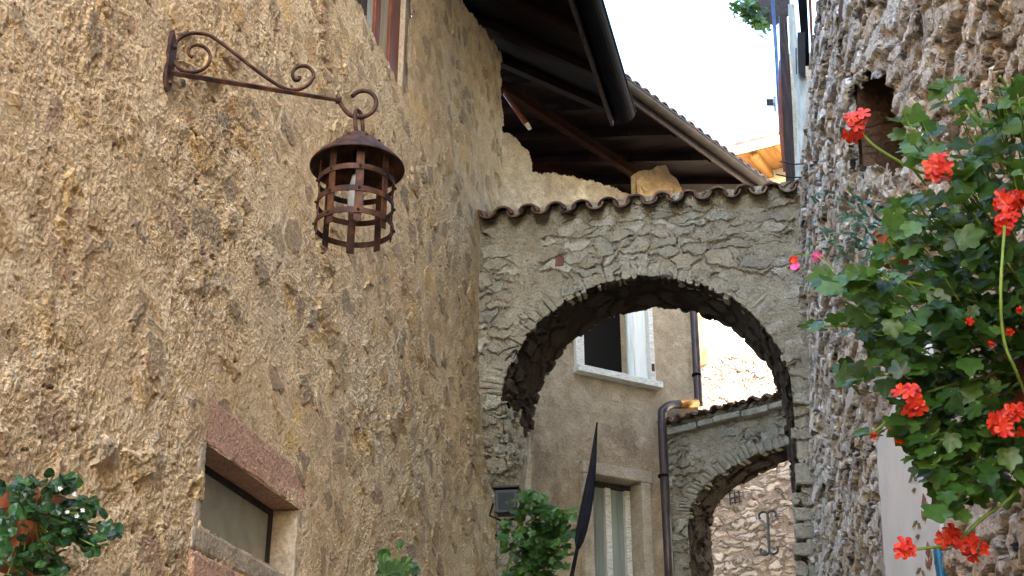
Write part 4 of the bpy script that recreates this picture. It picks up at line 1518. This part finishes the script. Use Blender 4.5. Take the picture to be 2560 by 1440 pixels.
for (bx_, by, rx, ry, n, sdep) in blobs:
    for i in range(int(n * 1.6)):
        while True:
            dx, dy = rnd.uniform(-1, 1), rnd.uniform(-1, 1)
            if dx * dx + dy * dy < 1:
                break
        px_, py_ = bx_ + dx * rx, by + dy * ry
        p = P(px_, py_, sdep + rnd.uniform(-0.18, 0.16))
        nn_ = Vector((0, 0, 0.75)) + VIEW(px_, py_) * rnd.uniform(0.2, 1.0)
        nn_ = rand_n(rnd, nn_, 0.38)
        out = (p - core) * 0.8 + Vector((rnd.gauss(0, .3), rnd.gauss(0, .3), rnd.gauss(-0.15, .3)))
        sz = rnd.choice((0.5, 0.75, 1, 1)) * rnd.uniform(0.024, 0.036)
        put_leaf(fol, p - GO, nn_, out, sz, LOB, rnd)
        if rnd.random() < 0.6:
            q0 = p - GO
            back = (core - p).normalized() * rnd.uniform(.03, .07) + Vector((0, 0, -rnd.uniform(0.0, .03)))
            stm.tube([q0, q0 + back * .6 + Vector((0, 0, -.004)), q0 + back], 0.0014, 4)
fol.build("foliage", M['leaf'], ger, smooth=True)
heads = [(2148, 318, 40, 2.62, 9), (2344, 432, 46, 2.48, 11), (2535, 515, 44, 2.5, 10), (2520, 560, 36, 2.5, 8), (2268, 1008, 42, 2.36, 10), (2512, 1068, 42, 2.5, 11), (2536, 1046, 34, 2.5, 8),
         (2265, 1378, 30, 2.5, 6), (2378, 1352, 30, 2.5, 6), (2448, 1368, 28, 2.5, 5)]
for (hx, hy, rp, sd_p, nf) in heads:
    m = MB()
    c = P(hx, hy, sd_p)
    rw = rp / FPX * sd_p
    for i in range(nf):
        dv = rand_n(rnd, VIEW(hx, hy) * 0.7 + Vector((0, 0, 0.4)), 0.8)
        p = c + dv * rw * rnd.uniform(0.45, 1.0) - GO
        floret(m, p, rand_n(rnd, dv + VIEW(hx, hy) * 0.4, 0.25), rnd, rnd.uniform(0.016, 0.021))
        stm.tube([c - GO - Vector((0, 0, 0.008)), p], 0.001, 4)
    m.build("flower", M['petal'], ger)
for (hx, hy, sd_p) in ((2425, 803, 2.45), (2478, 862, 2.45), (2525, 830, 2.45), (2184, 1090, 2.55), (2247, 1105, 2.5), (2230, 1075, 2.55), (2240, 1062, 2.55), (2550, 775, 2.4)):
    m = MB()
    c = P(hx, hy, sd_p) - GO
    for k in range(2):
        floret(m, c, rand_n(rnd, Vector((0, 0, 1)), .6), rnd, 0.009)
    m.build("flower_bud", M['petal'], ger)
paths = [[(2640, 840, 2.9), (2420, 470, 2.7), (2300, 430, 2.65), (2200, 375, 2.62), (2155, 335, 2.62)],
         [(2640, 820, 2.9), (2500, 640, 2.7), (2400, 480, 2.62), (2350, 440, 2.6)],
         [(2640, 820, 2.9), (2420, 750, 2.65), (2230, 700, 2.6), (2060, 740, 2.58)],
         [(2640, 860, 2.9), (2400, 790, 2.65), (2250, 812, 2.6), (2060, 815, 2.58)],
         [(2600, 1080, 2.6), (2545, 940, 2.42), (2510, 850, 2.40), (2502, 720, 2.40), (2512, 560, 2.48)],
         [(2640, 900, 2.9), (2430, 950, 2.65), (2300, 990, 2.6), (2180, 1085, 2.56)],
         [(2640, 900, 2.9), (2500, 1000, 2.7), (2430, 1180, 2.6), (2380, 1270, 2.55)],
         [(2640, 960, 2.8), (2560, 1200, 2.6), (2450, 1300, 2.52), (2380, 1358, 2.5), (2270, 1375, 2.5)],
         [(2640, 700, 2.9), (2520, 420, 2.7), (2440, 300, 2.68), (2390, 230, 2.7)],
         [(2640, 700, 2.9), (2560, 350, 2.7), (2520, 230, 2.68), (2500, 190, 2.66)]]
for pt in paths:
    stm.tube([p - GO for p in smoothpts([P(*x) for x in pt], 6)], 0.0032, 6)
stm.build("stem", M['stem'], ger, smooth=True)

# window box that carries it, outside the frame on the right
bxm = MB()
cb = FRt.l(core)
bxm.box(cb.x - 0.15, cb.x + 0.75, -0.36, -0.10, cb.z - 0.28, cb.z - 0.06)
bxo = bxm.build("window_box", M['terracotta'], None, bevel=0.01)
bxo.location, bxo.rotation_euler = FRt.o, (0, 0, FRt.rz)
bxo['label'] = "terracotta window box on the right wall holding the geranium"
bxo['category'] = "planter"

# --- pink blossom pair
pk = empty("pink_blossom", P(2040, 632, 2.75), "two small bright pink blossoms on a thin twig against the right wall", "flower")
for (x, y_, sz) in ((1987, 655, 0.012), (1983, 640, 0.010), (2041, 630, 0.012)):
    m = MB()
    for k in range(2):
        put_leaf(m, P(x, y_, 2.75) - pk.location, rand_n(rnd, VIEW(x, y_), .5), (0, 0, -1), sz * 1.7, OVA, rnd)
    m.build("petal", M['pinkpetal'] if y_ != 640 else M['petal'], pk)
m = MB()
m.tube([p - pk.location for p in smoothpts([P(1990, 640, 2.75), P(2041, 640, 2.75), P(2110, 690, 2.7), P(2230, 720, 2.7)], 5)], 0.0012, 5)
m.build("twig", M['stem'], pk)

# --- small blue-green plant in a pot against the right wall
ppos = FRt.w(*FRt.hit(2240, 660, -0.26))
bp = empty("hanging_pot", ppos, "small blue-green plant in a terracotta pot hung on the right wall behind the geranium", "potted plant")
m = MB()
m.lathe([(0.0, 0.0), (0.045, 0.0), (0.062, 0.10), (0.070, 0.10), (0.070, 0.125), (0.058, 0.125), (0.054, 0.1), (0.0, 0.1)], 20)
m.build("pot", M['terracotta'], bp, smooth=False)
m = MB()
for i in range(150):
    d_ = Vector((rnd.gauss(0, 1), rnd.gauss(0, .6), rnd.gauss(0, 1.2))) * 0.075 + Vector((-0.09, 0, 0.12))
    put_leaf(m, d_, rand_n(rnd, (0, -1, .6), .6), rand_n(rnd, (-.5, -.3, .2), .8), rnd.uniform(.03, .055), LON, rnd)
m.build("foliage", M['leaf_blue'], bp)
m = MB()
c = P(2205, 535, 6.0) - ppos
c = FRt.w(*FRt.hit(2205, 535, -0.26)) - ppos
m.tube([c + Vector((0.03 * math.cos(t), 0, 0.03 * math.sin(t))) for t in np.linspace(0, 2 * math.pi, 17)[:-1]], 0.006, 6, closed=True)
m.tube([c - Vector((0, 0, 0.03)), Vector((0.0, 0, 0.11))], 0.004, 5)
m.build("hanger", M['black'], bp)

# --- potted plant at the lower left
lp = P(60, 1400, 3.45)
pp_ = empty("potted_plant", lp, "terracotta pot full of round glossy leaves on the lower left of the tan wall", "potted plant")
m = MB()
m.lathe([(0.0, -0.03), (0.066, -0.03), (0.088, 0.12), (0.098, 0.12), (0.100, 0.165), (0.090, 0.165), (0.080, 0.13), (0.0, 0.13)], 28)
m.build("pot", M['terracotta'], pp_)
m = MB()
rnd = random.Random(31)
bl = [(40, 1225, 45, 30, 16), (130, 1215, 35, 25, 10), (170, 1200, 25, 14, 8), (60, 1280, 60, 30, 20), (160, 1280, 50, 40, 20), (215, 1270, 45, 30, 14), (190, 1330, 70, 35, 20), (275, 1325, 25, 18, 7), (130, 1350, 40, 30, 10), (60, 1400, 70, 40, 30), (120, 1410, 50, 30, 16), (230, 1360, 25, 25, 6), (10, 1330, 30, 40, 10)]
tw = MB()
for (bx_, by, rx, ry, n) in bl:
    for i in range(int(n * 1.7)):
        px_, py_ = bx_ + rnd.gauss(0, .5) * rx, by + rnd.gauss(0, .5) * ry
        p = P(px_, py_, 3.32 + rnd.uniform(-.10, .12)) - lp
        put_leaf(m, p, rand_n(rnd, VIEW(px_, py_) * .7 + Vector((0, 0, .8)), .45), rand_n(rnd, (.4, -.3, 0), .9), rnd.uniform(.024, .040), OVA, rnd, 0.3)
        if i % 4 == 0:
            tw.tube([p, p * 0.6 + Vector((0, 0, 0.05)), Vector((0, 0, 0.14))], 0.0022, 4)
m.build("foliage", M['leaf_dark'], pp_)
tw.build("stem", M['stem'], pp_)
m = MB()
for (x, y_) in ((150, 1221), (186, 1235), (168, 1280), (207, 1275), (192, 1290)):
    p = P(x, y_, 3.2) - lp
    floret(m, p, VIEW(x, y_), rnd, 0.006)
m.build("tiny_blossom", M['white'], pp_)

# --- vine by the floodlight and a sprig lower on the wall
vp = P(1345, 1440, 8.9)
vn = empty("grape_vine", vp, "bright green vine hanging beside the black floodlight left under the arch", "vine")
m, tw = MB(), MB()
rnd = random.Random(41)
for (bx_, by, rx, ry, n) in ((1335, 1245, 35, 20, 12), (1340, 1275, 60, 30, 26), (1390, 1290, 40, 35, 18), (1330, 1330, 50, 40, 26), (1390, 1340, 45, 30, 16), (1350, 1385, 70, 35, 34), (1340, 1425, 60, 35, 26), (1440, 1325, 14, 5, 3), (1262, 1305, 14, 8, 3), (1255, 1345, 8, 12, 3)):
    for i in range(int(n * 2.0)):
        px_, py_ = bx_ + rnd.gauss(0, .55) * rx, by + rnd.gauss(0, .55) * ry
        p = P(px_, py_, 8.75 + rnd.uniform(-.2, .2)) - vp
        put_leaf(m, p, rand_n(rnd, VIEW(px_, py_) * .6 + Vector((0, 0, .8)), .45), rand_n(rnd, (.1, -.2, -.8), .6), rnd.uniform(.030, .058), LOB, rnd)
for pt in ([(1260, 1445), (1290, 1340), (1330, 1250)], [(1360, 1450), (1370, 1370), (1390, 1290)], [(1340, 1450), (1400, 1370), (1445, 1326)]):
    tw.tube([P(x, y_, 8.8) - vp for x, y_ in pt], 0.008, 5)
m.build("foliage", M['leaf_vine'], vn)
tw.build("stem", M['stem'], vn)
sg = FA.w(*FA.hit(985, 1470, -0.08))
sv = empty("wall_sprig", sg, "sparse green sprig at the bottom of the tan wall between pink window and arch", "plant")
m, tw = MB(), MB()
for (x, y_, sz) in ((970, 1400, .075), (962, 1412, .05), (998, 1366, .03), (1010, 1415, .05), (1030, 1425, .05), (985, 1430, .06), (1040, 1432, .045), (960, 1436, .06), (1005, 1440, .07), (1020, 1405, .03)):
    p = FA.w(*FA.hit(x, y_, -0.10)) - sg
    put_leaf(m, p, rand_n(rnd, VIEW(x, y_) + Vector((0, 0, .5)), .4), rand_n(rnd, (0, 0, .6), .6), sz, OVA if sz > .06 else LOB, rnd)
    tw.tube([p, Vector((0, 0, -0.05))], 0.004, 4)
m.build("foliage", M['leaf_vine'], sv)
tw.build("stem", M['stem'], sv)
# --- greenery hanging from the eave at the top
hp = P(1885, 20, 11.6)
hg = empty("hanging_creeper", hp, "small yellow-green creeper hanging against the sky from the eave on the upper right", "plant")
m = MB()
for i in range(150):
    t = rnd.random()
    px_, py_ = 1850 + 62 * t + rnd.gauss(0, 12), 8 + 52 * t + rnd.gauss(0, 14)
    put_leaf(m, P(px_, py_, 11.4 + rnd.uniform(-.2, .2)) - hp, rand_n(rnd, (0, -.6, .6), .7), rand_n(rnd, (0, 0, -1), .6), rnd.uniform(.03, .055), LOB, rnd)
m.build("foliage", M['leaf_vine'], hg)
m = MB()
m.tube([Vector((0.1, 0.1, 0.3)), Vector((0, 0, 0)), P(1860, 30, 11.4) - hp], 0.012, 5)
m.build("stem", M['stem'], hg)

# ================================================================== FLOODLIGHT
fp = P(1265, 1252, 9.1)
fl_ = empty("floodlight", fp, "black box floodlight fixed beside the vine at the foot of the big arch", "lamp", R(-8))
m = MB()
m.prism([(-0.085, 0, 0.085), (0.085, 0, 0.085), (0.075, 0, -0.085), (-0.075, 0, -0.085)], (0, 0.12, 0))
m.box(-0.10, 0.10, -0.03, 0.14, 0.088, 0.105)
m.build("housing", M['black'], fl_, bevel=0.006)
m = MB()
m.prism([(-0.062, -0.004, 0.06), (0.062, -0.004, 0.06), (0.056, -0.004, -0.066), (-0.056, -0.004, -0.066)], (0, 0.003, 0))
m.build("lens", flat("blue_black_glass", srgb(10, 15, 22), 0.5, 0.0, 0.2), fl_)
m = MB()
m.tube([(-0.10, 0.06, 0.0), (-0.13, 0.08, -0.08), (-0.02, 0.10, -0.13), (0.12, 0.08, -0.08), (0.105, 0.06, 0)], 0.009, 6)
m.tube([(-0.02, 0.10, -0.13), (-0.12, 0.35, -0.16)], 0.014, 6)
m.build("yoke", M['black'], fl_)

# ================================================================== FURLED FLAG
fb = P(1405, 1560, 8.2)
fg = empty("furled_flag", fb, "furled navy cloth on a slim leaning pole in front of the lower stone framed window", "flag")
tip, bot = P(1493, 1056, 8.2), P(1443, 1372, 8.2)
m = MB()
m.tube([Vector((0, 0, 0)), bot - fb, tip - fb], [0.016, 0.013, 0.006], 8)
m.tube([Vector((0, 0, 0)), Vector((-0.45, 0.15, -0.10))], 0.016, 8)
m.build("pole", M['black'], fg)
m = MB()
ax = (bot - tip)
us = Vector((1, 0.1, 0)).normalized()
vv = ax.normalized().cross(us).normalized()
us = vv.cross(ax.normalized())
wprof = [(0.0, .003), (.08, .010), (.2, .018), (.32, .028), (.45, .045), (.6, .055), (.75, .058), (.86, .056), (.94, .046), (1.0, .018)]
vs, n = [], 20
for t, r_ in wprof:
    sway = us * (0.02 * math.sin(t * 3.0))
    for j in range(n):
        a = 2 * math.pi * j / n
        rr_ = r_ * 0.58 * (1 + 0.22 * math.cos(5 * a + t * 2.5))
        vs.append(tip + ax * t + sway + us * rr_ * math.cos(a) + vv * rr_ * math.sin(a) - fb)
fs = [(i * n + j, i * n + (j + 1) % n, (i + 1) * n + (j + 1) % n, (i + 1) * n + j) for i in range(len(wprof) - 1) for j in range(n)]
m.add(vs, fs)
m.build("cloth", M['cloth'], fg, smooth=True)
